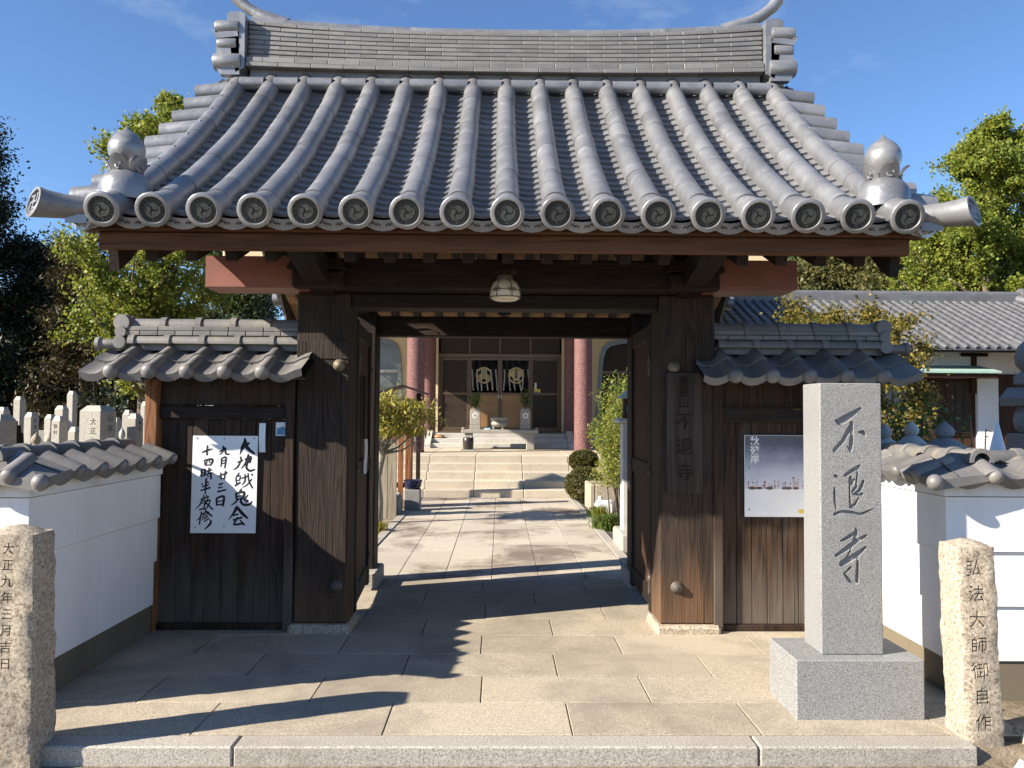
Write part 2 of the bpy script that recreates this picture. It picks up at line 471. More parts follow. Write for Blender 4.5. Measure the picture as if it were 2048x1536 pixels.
    def mesh(s, name, mats, smooth=0, origin=(0, 0, 0), fix=True, merge=False):
        me = bpy.data.meshes.new(name)
        o = origin
        me.from_pydata([(v[0] - o[0], v[1] - o[1], v[2] - o[2]) for v in s.v], [], s.f)
        if not isinstance(mats, (list, tuple)):
            mats = [mats]
        for m in mats:
            me.materials.append(M[m] if isinstance(m, str) else m)
        if len(mats) > 1:
            me.polygons.foreach_set('material_index', s.mi)
        if fix or merge:
            bm = bmesh.new(); bm.from_mesh(me)
            if merge:
                bmesh.ops.remove_doubles(bm, verts=bm.verts, dist=1e-5)
            bmesh.ops.recalc_face_normals(bm, faces=bm.faces)
            bm.to_mesh(me); bm.free()
        if smooth:
            me.polygons.foreach_set('use_smooth', [True] * len(me.polygons))
            if smooth < 180:
                me.set_sharp_from_angle(angle=R(smooth))
        me.update()
        return me
    def center(s):
        a = np.array(s.v)
        return tuple((a.min(0) + a.max(0)) / 2)

def wloc(o):
    return Vector(WL.get(o.name, (0, 0, 0)))

def put(name, me, parent=None, loc=(0, 0, 0), rot=None, scale=None, local=False):
    """link one object; loc is a world point unless local"""
    o = bpy.data.objects.new(name, me)
    col.objects.link(o)
    loc = Vector(loc)
    if parent is not None:
        o.parent = parent
        o.location = loc if local else loc - wloc(parent)
    else:
        o.location = loc
    WL[o.name] = loc
    if rot is not None:
        o.rotation_euler = rot
    if scale is not None:
        o.scale = scale
    return o

def build(mb, name, mats, parent=None, smooth=0, local=False, merge=False, rot=None, base=False):
    c = mb.center()
    if base:
        c = (c[0], c[1], min(v[2] for v in mb.v))
    return put(name, mb.mesh(name, mats, smooth, c, merge=merge), parent, c, rot, None, local)

def tag(o, label, cat, group=None):
    o['label'] = label
    o['category'] = cat
    if group:
        o['group'] = group
    return o

def structure(o, kind='structure'):
    o['kind'] = kind
    return o

def thing(name, label, cat, loc, group=None, rz=0.0):
    o = put(name, None, None, loc)
    o.empty_display_size = 0.2
    o.rotation_euler = (0, 0, rz)
    return tag(o, label, cat, group)

def bx(name, mat, parent, x0, x1, y0, y1, z0, z1, b=0.006, local=False):
    return build(MB().box(x0, x1, y0, y1, z0, z1, b), name, mat, parent, 0, local)

def frame(pos, rx=0, ry=0, rz=0):
    return Matrix.Translation(pos) @ Euler((rx, ry, rz)).to_matrix().to_4x4()

# ------------------------------------------------------------------ writing
def spline(pts, step=4):
    P = [np.array(p, float) for p in pts]
    if len(P) == 2:
        return [P[0] + (P[1] - P[0]) * t for t in np.linspace(0, 1, 3)]
    out = []
    for i in range(len(P) - 1):
        p0 = P[max(i - 1, 0)]; p1 = P[i]; p2 = P[i + 1]; p3 = P[min(i + 2, len(P) - 1)]
        for t in np.linspace(0, 1, step, endpoint=False):
            out.append(0.5 * ((2 * p1) + (-p0 + p2) * t + (2 * p0 - 5 * p1 + 4 * p2 - p3) * t * t + (-p0 + 3 * p1 - 3 * p2 + p3) * t ** 3))
    out.append(P[-1])
    return out

def stroke_outline(pts):
    """brush stroke (x, y, width) -> closed outline polygon"""
    s = spline(pts)
    L, Rr = [], []
    for i, p in enumerate(s):
        d = s[min(i + 1, len(s) - 1)][:2] - s[max(i - 1, 0)][:2]
        n = np.linalg.norm(d); d = d / n if n > 1e-9 else np.array((1.0, 0))
        nn = np.array((-d[1], d[0])) * max(p[2], 1e-4) / 2
        L.append(p[:2] + nn); Rr.append(p[:2] - nn)
    d0 = s[0][:2] - s[1][:2]; d0 = d0 / (np.linalg.norm(d0) + 1e-9)
    d1 = s[-1][:2] - s[-2][:2]; d1 = d1 / (np.linalg.norm(d1) + 1e-9)
    return L + [s[-1][:2] + d1 * s[-1][2] * 0.4] + Rr[::-1] + [s[0][:2] + d0 * s[0][2] * 0.4]

def stroke_prism(mb, outline, fx, fz, y0, y1):
    """outline in picture units -> strip of boxes between depths y0 and y1 (x right, z up)"""
    n = (len(outline) - 2) // 2
    L, e1, Rr, e0 = outline[:n], outline[n], outline[n + 1:2 * n + 1], outline[2 * n + 1]
    Rr = Rr[::-1]
    pl = [e0] + L + [e1] + Rr[::-1]
    vs = [(fx(p), y0, fz(p)) for p in pl] + [(fx(p), y1, fz(p)) for p in pl]
    k = len(pl)
    fs = []
    li = list(range(1, n + 1)); ri = list(range(2 * n + 1, n + 1, -1))
    def strip(o, flip):
        q = [(o, o + li[0], o + ri[0])]
        for i in range(n - 1):
            q.append((o + li[i], o + li[i + 1], o + ri[i + 1], o + ri[i]))
        q.append((o + li[-1], o + n + 1, o + ri[-1]))
        return [tuple(reversed(t)) for t in q] if flip else q
    fs += strip(0, False) + strip(k, True)
    for i in range(k):
        j = (i + 1) % k
        fs.append((i, i + k, j + k, j))
    mb.add(vs, fs)

def text_mesh(body, size, depth=0.001, bold=0.0, shear=0.0):
    cu = bpy.data.curves.new('lettering', 'FONT')
    cu.body = body
    cu.size = size
    cu.extrude = depth
    cu.offset = bold
    cu.shear = shear
    cu.align_x = 'CENTER'
    cu.align_y = 'CENTER'
    cu.resolution_u = 3
    o = bpy.data.objects.new('lettering', cu)
    col.objects.link(o)
    bpy.context.view_layer.update()
    dg = bpy.context.evaluated_depsgraph_get()
    me = bpy.data.meshes.new_from_object(o.evaluated_get(dg))
    bpy.data.objects.remove(o)
    bpy.data.curves.remove(cu)
    return me

_glyph = {}
def text_mb(mb, body, size, mat, depth=0.001, bold=0.0, shear=0.0, mi=0):
    key = (body, size, depth, bold, shear)
    if key not in _glyph:
        me = text_mesh(body, size, depth, bold, shear)
        _glyph[key] = ([tuple(v.co) for v in me.vertices], [tuple(p.vertices) for p in me.polygons])
        bpy.data.meshes.remove(me)
    v, f = _glyph[key]
    mb.add(v, f, mi, mat)

def column_text(mb, chars, size, pitch, x, y, z_top, depth=0.001, bold=0.0, jitter=0.0, shear=0.0, mi=0, sx=1.0, rz=0.0, lean=0.0):
    """vertical writing on a face that looks towards -y"""
    rng = random.Random(hash(chars) & 255)
    for i, ch in enumerate(chars):
        if ch == ' ':
            continue
        z = z_top - pitch * (i + 0.5)
        m = (Matrix.Translation((x + lean * (z_top - z) + rng.uniform(-jitter, jitter), y, z)) @ Matrix.Rotation(rz, 4, 'Z')
             @ Matrix.Rotation(PI / 2, 4, 'X') @ Matrix.Rotation(rng.uniform(-jitter, jitter) * 4, 4, 'Z') @ Matrix.Diagonal((sx, 1, 1, 1)))
        text_mb(mb, ch, size, m, depth, bold, shear, mi)

def carve(me, cutters, name):
    """boolean-cut a list of meshes from me, return the carved mesh"""
    o = bpy.data.objects.new('stone', me); col.objects.link(o)
    tmp = []
    for c in cutters:
        co_ = bpy.data.objects.new('cut', c); col.objects.link(co_)
        md = o.modifiers.new('cut', 'BOOLEAN')
        md.operation = 'DIFFERENCE'; md.object = co_; md.solver = 'EXACT'; md.use_self = True
        tmp.append(co_)
    bpy.context.view_layer.update()
    dg = bpy.context.evaluated_depsgraph_get()
    out = bpy.data.meshes.new_from_object(o.evaluated_get(dg))
    out.name = name
    for t in tmp:
        mm = t.data
        bpy.data.objects.remove(t); bpy.data.meshes.remove(mm)
    bpy.data.objects.remove(o)
    return out

# ------------------------------------------------------------------ leaves and trees
def quads_mesh(name, V, mat, nper=4):
    n = len(V) // nper
    me = bpy.data.meshes.new(name)
    me.vertices.add(len(V))
    me.vertices.foreach_set('co', np.asarray(V, np.float32).ravel())
    me.loops.add(n * nper)
    me.loops.foreach_set('vertex_index', np.arange(n * nper, dtype=np.int32))
    me.polygons.add(n)
    me.polygons.foreach_set('loop_start', np.arange(0, n * nper, nper, dtype=np.int32))
    me.polygons.foreach_set('loop_total', np.full(n, nper, np.int32))
    me.materials.append(M[mat])
    me.update()
    return me

def leaf_verts(cen, size, rng, aspect=0.75, droop=0.0, flat=0.0, drv=None):
    n = len(cen)
    d = rng.normal(size=(n, 3)) if drv is None else drv + rng.normal(size=(n, 3)) * 0.45
    d[:, 2] = d[:, 2] * (1 - flat) - droop
    d /= np.linalg.norm(d, axis=1)[:, None] + 1e-9
    w = np.cross(d, rng.normal(size=(n, 3)))
    w /= np.linalg.norm(w, axis=1)[:, None] + 1e-9
    s = size * rng.uniform(0.6, 1.3, n)[:, None]
    tip = cen + d * s
    bas = cen - d * s * 0.4
    mid = cen + d * s * 0.25
    l = mid + w * s * 0.5 * aspect
    r = mid - w * s * 0.5 * aspect
    return np.stack([bas, r, tip, l], 1).reshape(-1, 3)

def make_tree(name, label, cat, base, h, limbs, leaf, leafmat, barkmat, trunk_r, leaf_n, leaf_size, seed,
              group=None, clump=0.3, twigs=5, first=0.15, top_r=0.4, envelope=None, up=0.5, kind=None, lean=(0, 0), droop=0.0, trunk_top=0.95, spread=(0.75, 1.12)):
    """a trunk with limbs and twigs; leaves gather in clumps round the twigs"""
    rng = np.random.default_rng(seed)
    root = thing(name, label, cat, base, group)
    mb = MB()
    B = Vector(base)
    nseg = 8
    tp = []
    wob = rng.normal(size=(nseg + 1, 2)) * 0.02 * h
    for i in range(nseg + 1):
        t = i / nseg
        tp.append(B + Vector((wob[i][0] * t + lean[0] * t, wob[i][1] * t + lean[1] * t, h * trunk_top * t)))
    mb.tube(tp, [trunk_r * (1 - 0.9 * i / nseg) + 0.01 for i in range(nseg + 1)], 8)
    pts, wts = [], []
    for k in range(limbs):
        f = first + (1 - first) * (k + rng.uniform(0, 1)) / limbs
        f = min(f, 0.99)
        i = min(int(f * nseg), nseg - 1)
        st = tp[i].lerp(tp[i + 1], f * nseg - i)
        az = k * 2.4 + rng.uniform(-0.6, 0.6)
        ln = envelope(f) * rng.uniform(*spread)
        upk = up + rng.uniform(-0.15, 0.2) + 0.5 * max(0, f - 0.7)
        d = Vector((math.cos(az), math.sin(az), upk)).normalized()
        lp = [st]
        m = 5
        for j in range(1, m + 1):
            d = (d + Vector(rng.normal(size=3) * 0.13) + Vector((0, 0, 0.05 - droop * j / m))).normalized()
            lp.append(lp[-1] + d * (ln / m))
        r0 = trunk_r * (1 - 0.85 * f) * 0.42 + 0.008
        mb.tube(lp, [r0 * (1 - 0.85 * j / m) + 0.004 for j in range(m + 1)], 5, cap=False)
        for j in range(1, m + 1):
            pts.append(lp[j]); wts.append(0.5 + 0.5 * j / m)
        for q in range(twigs):
            t = rng.uniform(0.3, 1.0) * m
            a = min(int(t), m - 1)
            s0 = lp[a].lerp(lp[a + 1], t - a)
            dd = (d + Vector(rng.normal(size=3) * 0.8)).normalized()
            e = s0 + dd * ln * rng.uniform(0.15, 0.38)
            mb.tube([s0, (s0 + e) / 2 + Vector(rng.normal(size=3) * 0.02), e], [r0 * 0.3 + 0.003, 0.006, 0.003], 4, cap=False)
            for u in (0.35, 0.7, 1.0):
                pts.append(s0.lerp(e, u)); wts.append(0.8)
    build(mb, 'trunk', barkmat, root, 60)
    P = np.array([tuple(p) for p in pts]); W = np.array(wts); W = W * rng.uniform(0.35, 1.6, len(W)); W /= W.sum()
    idx = rng.choice(len(P), leaf_n, p=W)
    C = P[idx] + rng.normal(size=(leaf_n, 3)) * clump * rng.uniform(0.4, 1.0, len(P))[idx][:, None] * np.array((1, 1, 0.8))
    C = C[C[:, 2] > base[2] + 0.12]
    V = leaf_verts(C, leaf_size, rng, droop=leaf.get('droop', 0.0), aspect=leaf.get('aspect', 0.8))
    ctr = V.mean(0)
    me = quads_mesh('crown', V - ctr, leafmat)
    put('crown', me, root, tuple(ctr))
    return root
# ================================================================== SETTING
GX = 0.035                                   # middle of the gate
mb = MB()
ys = [-60, 3.80, 3.86, 900]
zs = [-0.087, -0.087, -0.03, -0.03]
for i in range(3):
    mb.add([(-900, ys[i], zs[i]), (900, ys[i], zs[i]), (900, ys[i + 1], zs[i + 1]), (-900, ys[i + 1], zs[i + 1])], [(0, 1, 2, 3)])
k = NT('bare_earth')
co = k.coords(rnd=False)
c = k.ramp(k.noise(co, 14, 8, 0.7), [(0.3, (0.13, 0.10, 0.07)), (0.5, (0.23, 0.185, 0.13)), (0.72, (0.36, 0.30, 0.22))])
k.bump(k.noise(co, 30, 6, 0.7), 0.9, 0.02)
M['earth'] = k.out(c, 0.95, 0.2)
structure(put('ground', mb.mesh('ground', 'earth'), None))

def slab_mesh(cache, sx, sy, sz, mat, b=0.0025):
    key = (round(sx, 3), round(sy, 3), round(sz, 3), mat)
    if key not in cache:
        cache[key] = MB().box(-sx / 2, sx / 2, -sy / 2, sy / 2, -sz, 0, b).mesh('slab', mat)
    return cache[key]
SC = {}
# ---- forecourt paving between the walls: courses parallel to the kerb
fore = structure(put('forecourt_paving', MB().box(-2.45, 2.52, 3.93, 7.6, -0.12, -0.008).mesh('forecourt_bed', 'grout'), None))
courses = [3.932, 4.365, 4.80, 5.235, 5.67, 6.12, 6.62, 7.12, 7.575]
for ci in range(len(courses) - 1):
    y0, y1 = courses[ci], courses[ci + 1]
    off = (-0.54, -0.09, -0.55, -0.11, -0.52, -0.10, -0.60, -0.14)[ci]
    x = off - 0.892 * 3
    while x < 2.5:
        a, b_ = max(x, -2.44), min(x + 0.892, 2.51)
        if b_ - a > 0.04:
            me = slab_mesh(SC, b_ - a - 0.006, y1 - y0 - 0.005, 0.1, 'paving')
            put('paving_slab', me, fore, ((a + b_) / 2, (y0 + y1) / 2, random.uniform(-0.0015, 0.0015)))
        x += 0.892
# ---- kerb
kerb = structure(put('kerb', MB().box(-2.6, 2.2, 3.83, 3.925, -0.35, -0.06).mesh('kerb_bed', 'grout'), None))
for a, b_ in ((-2.62, -1.192), (-1.186, 1.183), (1.189, 2.185)):
    me = slab_mesh(SC, b_ - a, 0.138, 0.26, 'kerb', 0.008)
    put('kerb_stone', me, kerb, ((a + b_) / 2, 3.858, 0.0))
# ---- path behind the gate
path = structure(put('path', MB().box(-1.40, 1.42, 7.58, 14.9, -0.1, -0.009).mesh('path_bed', 'grout'), None))
px = [-1.37 + 0.435 * i for i in range(7)]
for ci in range(6):
    y = 7.58 - (0, 0.31, 0.12, 0.42, 0.2, 0.36)[ci]
    while y < 14.88:
        a, b_ = max(y, 7.58), min(y + 0.61, 14.89)
        if b_ - a > 0.05:
            me = slab_mesh(SC, 0.429, b_ - a - 0.006, 0.08, 'path')
            put('paving_slab', me, path, (px[ci] + 0.2175, (a + b_) / 2, random.uniform(-0.0015, 0.0015)))
        y += 0.61
for sx in (-1.43, 1.30):
    y = 7.6
    while y < 14.8:
        e = min(y + 1.21, 14.88)
        put('edging_stone', slab_mesh(SC, 0.11, e - y - 0.006, 0.14, 'kerb'), path, (sx, (y + e) / 2, 0.012))
        y += 1.21
# gravel beside the path
rng = np.random.default_rng(4)
n = 5200
gx_ = rng.uniform(1.38, 2.3, n); gy_ = rng.uniform(7.6, 11.5, n)
C = np.stack([gx_, gy_, np.full(n, -0.022) + rng.uniform(0, 0.012, n)], 1)
s = rng.uniform(0.008, 0.018, n)
tet = np.array([(1, 0, -0.4), (-0.5, 0.87, -0.4), (-0.5, -0.87, -0.4), (0, 0, 0.8)])
V = (C[:, None, :] + tet[None] * s[:, None, None])
F = np.array([(0, 1, 3), (1, 2, 3), (2, 0, 3)])
V2 = V[:, F].reshape(-1, 3)
me = quads_mesh('gravel', V2, 'grave', 3)
structure(put('gravel', me, None), 'stuff')

# ================================================================== MAIN GATE
gate = thing('temple_gate', 'roofed timber temple gate with silver-grey tiled roof and open doors', 'gate', (GX, 6.5, 0))
for sx, (x0, x1) in ((-1, (-1.41, -1.045)), (1, (1.11, 1.50))):
    p = bx('main_post', 'post', gate, x0, x1, 5.75, 6.06, 0.055, 2.34, 0.012)
    bx('base_stone', 'oldstone', p, x0 - 0.03, x1 + 0.03, 5.70, 6.10, -0.05, 0.055, 0.02)
    xc = x1 - 0.07 if sx < 0 else x0 + 0.10
    for bi, z in enumerate((1.83, 0.31)):
        m = MB()
        m.lathe([(0.043, 0.0), (0.043, 0.008), (0.035, 0.016), (0.032, 0.026), (0.020, 0.038), (0.001, 0.042)], 14,
                frame((xc + (0.0 if bi == 0 else (0.0 if sx < 0 else 0.02)), 5.75, z), R(90)))
        build(m, 'metal_boss', 'ironlight' if bi == 0 else 'iron', p, 40)
    if sx < 0:   # wide horizontal strap board on the left post
        bx('strap_board', 'post', p, x0 + 0.003, x1 - 0.003, 5.742, 5.80, 1.872, 2.0, 0.004)
# lintels
bx('lintel', 'woodX', gate, -1.045, 1.11, 5.78, 6.02, 2.238, 2.338, 0.008)
bx('tie_beam', 'woodX', gate, -1.38, 1.47, 5.58, 5.84, 2.341, 2.548, 0.01)
for x0, x1 in ((-1.985, -1.30), (1.39, 2.015)):
    m = MB()
    s_ = 1 if x0 > 0 else -1
    xi, xo = (x0, x1) if s_ > 0 else (x1, x0)
    m.prism([(xi, 2.338), (xo - s_ * 0.0, 2.338 if s_ < 0 else 2.355), (xo, 2.552), (xi, 2.552)], 'y', 5.565, 5.855)
    cbe = build(m, 'copper_beam_end', 'copper', gate)
    bx('seam_lip', 'copper', cbe, x0, x1, 5.560, 5.5645, 2.342 if s_ < 0 else 2.360, 2.356 if s_ < 0 else 2.374, 0.0)
# forward bracket arms on the posts
for xc in (-1.225, 1.305):
    m = MB()
    m.prism([(5.76, 2.31), (5.10, 2.44), (4.98, 2.47), (4.98, 2.53), (5.76, 2.55)], 'x', xc - 0.075, xc + 0.075)
    build(m, 'bracket_arm', 'woodY', gate)
    m = MB()
    m.box(xc - 0.17, xc + 0.17, 5.50, 5.577, 2.33, 2.46, 0.02)
    m.prism([(xc - 0.20, 2.46), (xc + 0.20, 2.46), (xc + 0.16, 2.53), (xc - 0.16, 2.53)], 'y', 5.48, 5.575)
    build(m, 'bracket_block', 'woodX', gate)
# rear posts and carved rear beam
for x0, x1 in ((-1.36, -1.10), (1.17, 1.43)):
    p = bx('rear_post', 'woodZ', gate, x0, x1, 7.34, 7.60, 0.12, 2.40, 0.01)
    bx('base_stone', 'kerb', p, x0 - 0.05, x1 + 0.05, 7.18, 7.66, -0.05, 0.13, 0.015)
rb = bx('rear_beam', 'woodX', gate, -1.75, 1.82, 7.40, 7.56, 2.19, 2.37, 0.01)
for sx in (-1, 1):
    m = MB()
    pts = []
    for i in range(26):
        t = i / 25
        a = 0.3 + 4.4 * (1 - t)
        r = 0.012 + 0.05 * t
        pts.append((GX + sx * (0.98 - r * math.cos(a) * 1.3), 7.395, 2.30 + r * math.sin(a) * 0.8))
    for i in range(12):
        t = i / 11
        pts.append((GX + sx * (0.90 - 0.30 * t), 7.395, 2.305 - 0.085 * t - 0.02 * math.sin(t * 6)))
    m.tube(pts, 0.007, 5)
    build(m, 'carved_scroll', 'brownX', rb, 60)
# door leaves, open inwards
def door_leaf(hx, ang, sgn):
    lf = put('door_leaf', None, gate, (hx, 6.07, 0))
    lf.rotation_euler = (0, 0, ang)
    L = 1.08
    for z0, z1 in ((0.08, 0.22), (1.02, 1.14), (2.06, 2.18)):
        bx('rail', 'woodY', lf, -0.03, 0.03, 0.01, L, z0, z1, 0.006, True)
    for y0 in (0.0, L - 0.11):
        bx('stile', 'woodZ', lf, -0.036, 0.036, y0, y0 + 0.11, 0.05, 2.19, 0.006, True)
    for i in range(5):
        a = 0.112 + i * 0.171
        bx('plank', 'brownZ', lf, -0.016, 0.016, a, a + 0.167, 0.10, 2.17, 0.004, True)
    for z in (0.30, 1.08, 1.86):
        for y in (0.05, L - 0.055):
            m = MB().sphere((sgn * 0.036, y, z), 0.03, 10, 6, (0.6, 1, 1))
            build(m, 'iron_boss', 'iron', lf, 60, True)
    m = MB()
    m.prism([(0.015, 0.20), (0.05, 0.17), (0.06, 0.26), (0.04, 0.36), (0.03, 0.27)], 'x', sgn * 0.036, sgn * 0.046)
    build(m, 'hinge_plate', 'iron', lf, 0, True)
    m = MB()
    m.prism([(0.02, 1.78), (0.08, 1.80), (0.09, 1.90), (0.045, 1.96), (0.015, 1.90)], 'x', sgn * 0.036, sgn * 0.046)
    build(m, 'hinge_plate', 'iron', lf, 0, True)
    return lf
LL = door_leaf(-1.075, R(3.6), 1)
RL = door_leaf(1.145, R(-0.8), -1)

# ---- eaves timber
FX = 2.43
bx('eave_fascia', 'fascia', gate, GX - FX + 0.09, GX + FX - 0.09, 4.74, 4.80, 2.435, 2.53, 0.006)
bx('tile_batten', 'fascia', gate, GX - FX, GX + FX, 4.70, 4.80, 2.533, 2.585, 0.006)
bx('eave_fascia', 'fascia', gate, GX - FX + 0.09, GX + FX - 0.09, 9.20, 9.26, 2.435, 2.53, 0.006)
bx('tile_batten', 'fascia', gate, GX - FX, GX + FX, 9.20, 9.30, 2.533, 2.585, 0.006)
RSL = 0.42
rang = math.atan(RSL)
rl = 2.14 / math.cos(rang)
raft = MB().box(-0.034, 0.034, 0, rl, -0.045, 0.045, 0.004).mesh('rafter', 'woodY')
for i in range(19):
    x = GX + 0.005 + (i - 9) * 0.2325
    put('rafter', raft, gate, (x, 4.855, 2.430), (rang, 0, 0))
    put('rafter', raft, gate, (x, 9.145, 2.430), (rang, 0, PI))
for rear in (0, 1):
    m = MB()
    for i in range(16):
        s0 = i * rl / 16
        y0, z0 = 4.83 + s0 * math.cos(rang), 2.472 + s0 * math.sin(rang)
        y1, z1 = 4.83 + (s0 + rl / 16 - 0.004) * math.cos(rang), 2.472 + (s0 + rl / 16 - 0.004) * math.sin(rang)
        pl = [(y0, z0), (y1, z1), (y1, z1 + 0.015), (y0, z0 + 0.015)]
        if rear: pl = [(14.0 - p_, q_) for p_, q_ in pl]
        build(MB().prism(pl, 'x', GX - 2.27, GX + 2.27), 'soffit_board', 'soffit', gate)
bx('ridge_beam', 'woodX', gate, -2.1, 2.17, 6.92, 7.08, 3.02, 3.27, 0.01)
for yy in (5.9, 7.47):
    bx('purlin', 'woodX', gate, -2.1, 2.17, yy - 0.07, yy + 0.07, 2.66, 2.80, 0.01)
    for x in (-1.23, 0.035, 1.30):
        bx('strut', 'woodZ', gate, x - 0.06, x + 0.06, yy - 0.05, yy + 0.05, 2.40 if yy > 7 else 2.55, 2.658, 0.008)
for x in (-1.23, 1.30):
    bx('king_strut', 'woodZ', gate, x - 0.07, x + 0.07, 6.94, 7.06, 2.50, 3.018, 0.008)
    bx('cross_tie', 'woodY', gate, x - 0.07, x + 0.07, 5.86, 7.55, 2.372, 2.498, 0.008)
# ---- roof curve
def rz(y):                                    # height of the round tiles' axis on the front slope
    u = y - 4.6
    return 2.625 + 0.52 * u + 0.0835 * u * u
def rslope(y):
    return 0.52 + 0.167 * (y - 4.6)
_ys = np.linspace(4.6, 7.0, 600)
_s = np.concatenate([[0], np.cumsum(np.hypot(np.diff(_ys), np.diff([rz(y) for y in _ys])))])
SLEN = _s[-1]
def at_s(s):
    y = float(np.interp(s, _s, _ys))
    return y, rz(y), math.atan(rslope(y))
# closed timber body under the tiles
poly = [(4.80, 2.482), (4.72, 2.545)]
for y in np.linspace(4.72, 6.95, 14):
    poly.append((y, rz(y) - 0.10))
for y in np.linspace(6.95, 4.72, 14):
    poly.append((14.0 - y, rz(y) - 0.10))
poly += [(9.28, 2.545), (9.20, 2.482), (7.0, 3.41)]
m = MB().prism(poly, 'x', GX - 2.262, GX + 2.262)
roof = build(m, 'roof', 'woodX', gate)
# barge boards at both gables
for sx in (-1, 1):
    for rear in (0, 1):
        pts_t, pts_b = [], []
        for i in range(13):
            y = 4.78 + (7.0 - 4.78) * i / 12
            w = 0.25 + 0.12 * max(0.0, 1 - (y - 4.82) / 0.5)
            zt = rz(max(y, 4.6)) - 0.075
            pts_t.append((y, zt)); pts_b.append((y + 0.05 * (1 - i / 12), zt - w))
        pts_b[0] = (4.865, 2.325)
        pl = pts_t + pts_b[::-1]
        if rear:
            pl = [(14.0 - a, b_) for a, b_ in pl]
        x = GX + sx * 2.30
        build(MB().prism(pl, 'x', x - 0.028, x + 0.028), 'barge_board', 'woodY', gate)

# ---- round tile rows, eave caps, pan tiles
PITCHX = 0.2803
TL = 0.272
def arc_shell(m, r0, r1, y0, y1, t, a0=-25, a1=205, n=12, mi=0, close_front=True):
    v, f = [], []
    for (r, y) in ((r0, y0), (r1, y1), (r0 - t, y0)):
        for i in range(n + 1):
            a = R(a0 + (a1 - a0) * i / n)
            v.append((r * math.cos(a), y, r * math.sin(a)))
    k_ = n + 1
    for i in range(n):
        f.append((i, i + 1, k_ + i + 1, k_ + i))
        if close_front:
            f.append((i + 1, i, 2 * k_ + i, 2 * k_ + i + 1))
    m.add(v, f, mi)
m = MB(); arc_shell(m, 0.0738, 0.0732, 0, TL + 0.02, 0.03)
round_me = m.mesh('round_tile', 'tile', 50)

def crest_cap():
    m = MB()
    arc_shell(m, 0.089, 0.080, 0.03, 0.265, 0.016, -60, 240, 18)
    # rim ring, recessed disc, three commas and a ring of beads
    X90 = Matrix.Rotation(R(90), 4, 'X')
    m.lathe([(0.079, 0.03), (0.094, 0.03), (0.097, 0.024), (0.097, 0.004), (0.093, 0.0), (0.074, 0.0), (0.071, 0.006), (0.070, 0.016)], 28,
            Matrix.Rotation(R(-90), 4, 'X'))
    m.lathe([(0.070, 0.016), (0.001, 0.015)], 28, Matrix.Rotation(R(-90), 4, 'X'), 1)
    for q in range(3):
        th = q * 2 * PI / 3 + 0.6
        pts = []
        for i in range(9):
            t = i / 8
            a = th + 2.1 * t
            r = 0.021 + 0.023 * t
            pts.append((r * math.cos(a), r * math.sin(a), 0.030 * (1 - t) ** 0.7 + 0.004))
        ol = stroke_outline(pts)
        b2 = MB(); stroke_prism(b2, ol, lambda p: p[0], lambda p: p[1], 0.005, 0.016)
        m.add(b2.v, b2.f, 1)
    for q in range(16):
        a = q * 2 * PI / 16
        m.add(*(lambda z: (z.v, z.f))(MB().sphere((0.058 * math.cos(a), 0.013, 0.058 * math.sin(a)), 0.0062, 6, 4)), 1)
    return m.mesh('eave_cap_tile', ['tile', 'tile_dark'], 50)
cap_me = crest_cap()

# pan tile: concave, thick front edge
def pan_mesh(w=0.235, ln=0.19, sag=0.035, t=0.02, lift=0.022, name='pan_tile', lip=0.0):
    m = MB(); v, f = [], []
    n = 6
    for (y, dz) in ((0.0, lift), (ln, 0.0), (0.0, lift - t - lip), (0.03 if lip else ln, lift - t - lip if lip else -t)):
        for i in range(n + 1):
            u = -1 + 2 * i / n
            lz = 0
            if lip and dz < lift - t:
                lz = lip * 0.35 * u * u
            v.append((u * w / 2, y, dz - sag * (1 - u * u) + lz))
    k_ = n + 1
    for i in range(n):
        f.append((i, i + 1, k_ + i + 1, k_ + i))
        f.append((i + 1, i, 2 * k_ + i, 2 * k_ + i + 1))
        f.append((2 * k_ + i + 1, 2 * k_ + i, 3 * k_ + i, 3 * k_ + i + 1))
    m.add(v, f)
    return m
pan_me = pan_mesh().mesh('pan_tile', 'tile_pan', 40)
lip_me = pan_mesh(0.255, 0.2, 0.035, 0.012, 0.02, 'eave_pan_tile', 0.05)
# scroll relief on the hanging lip
for sx in (-1, 1):
    for q in range(3):
        pts = [(sx * (0.015 + q * 0.026), -0.003, -0.045 + 0.006 * q), (sx * (0.03 + q * 0.026), -0.003, -0.033 + 0.008 * q), (sx * (0.04 + q * 0.026), -0.003, -0.046 + 0.010 * q)]
        lip_me.tube(pts, 0.0045, 4, 1)
lip_me = lip_me.mesh('eave_pan_tile', ['tile', 'tile_dark'], 40)

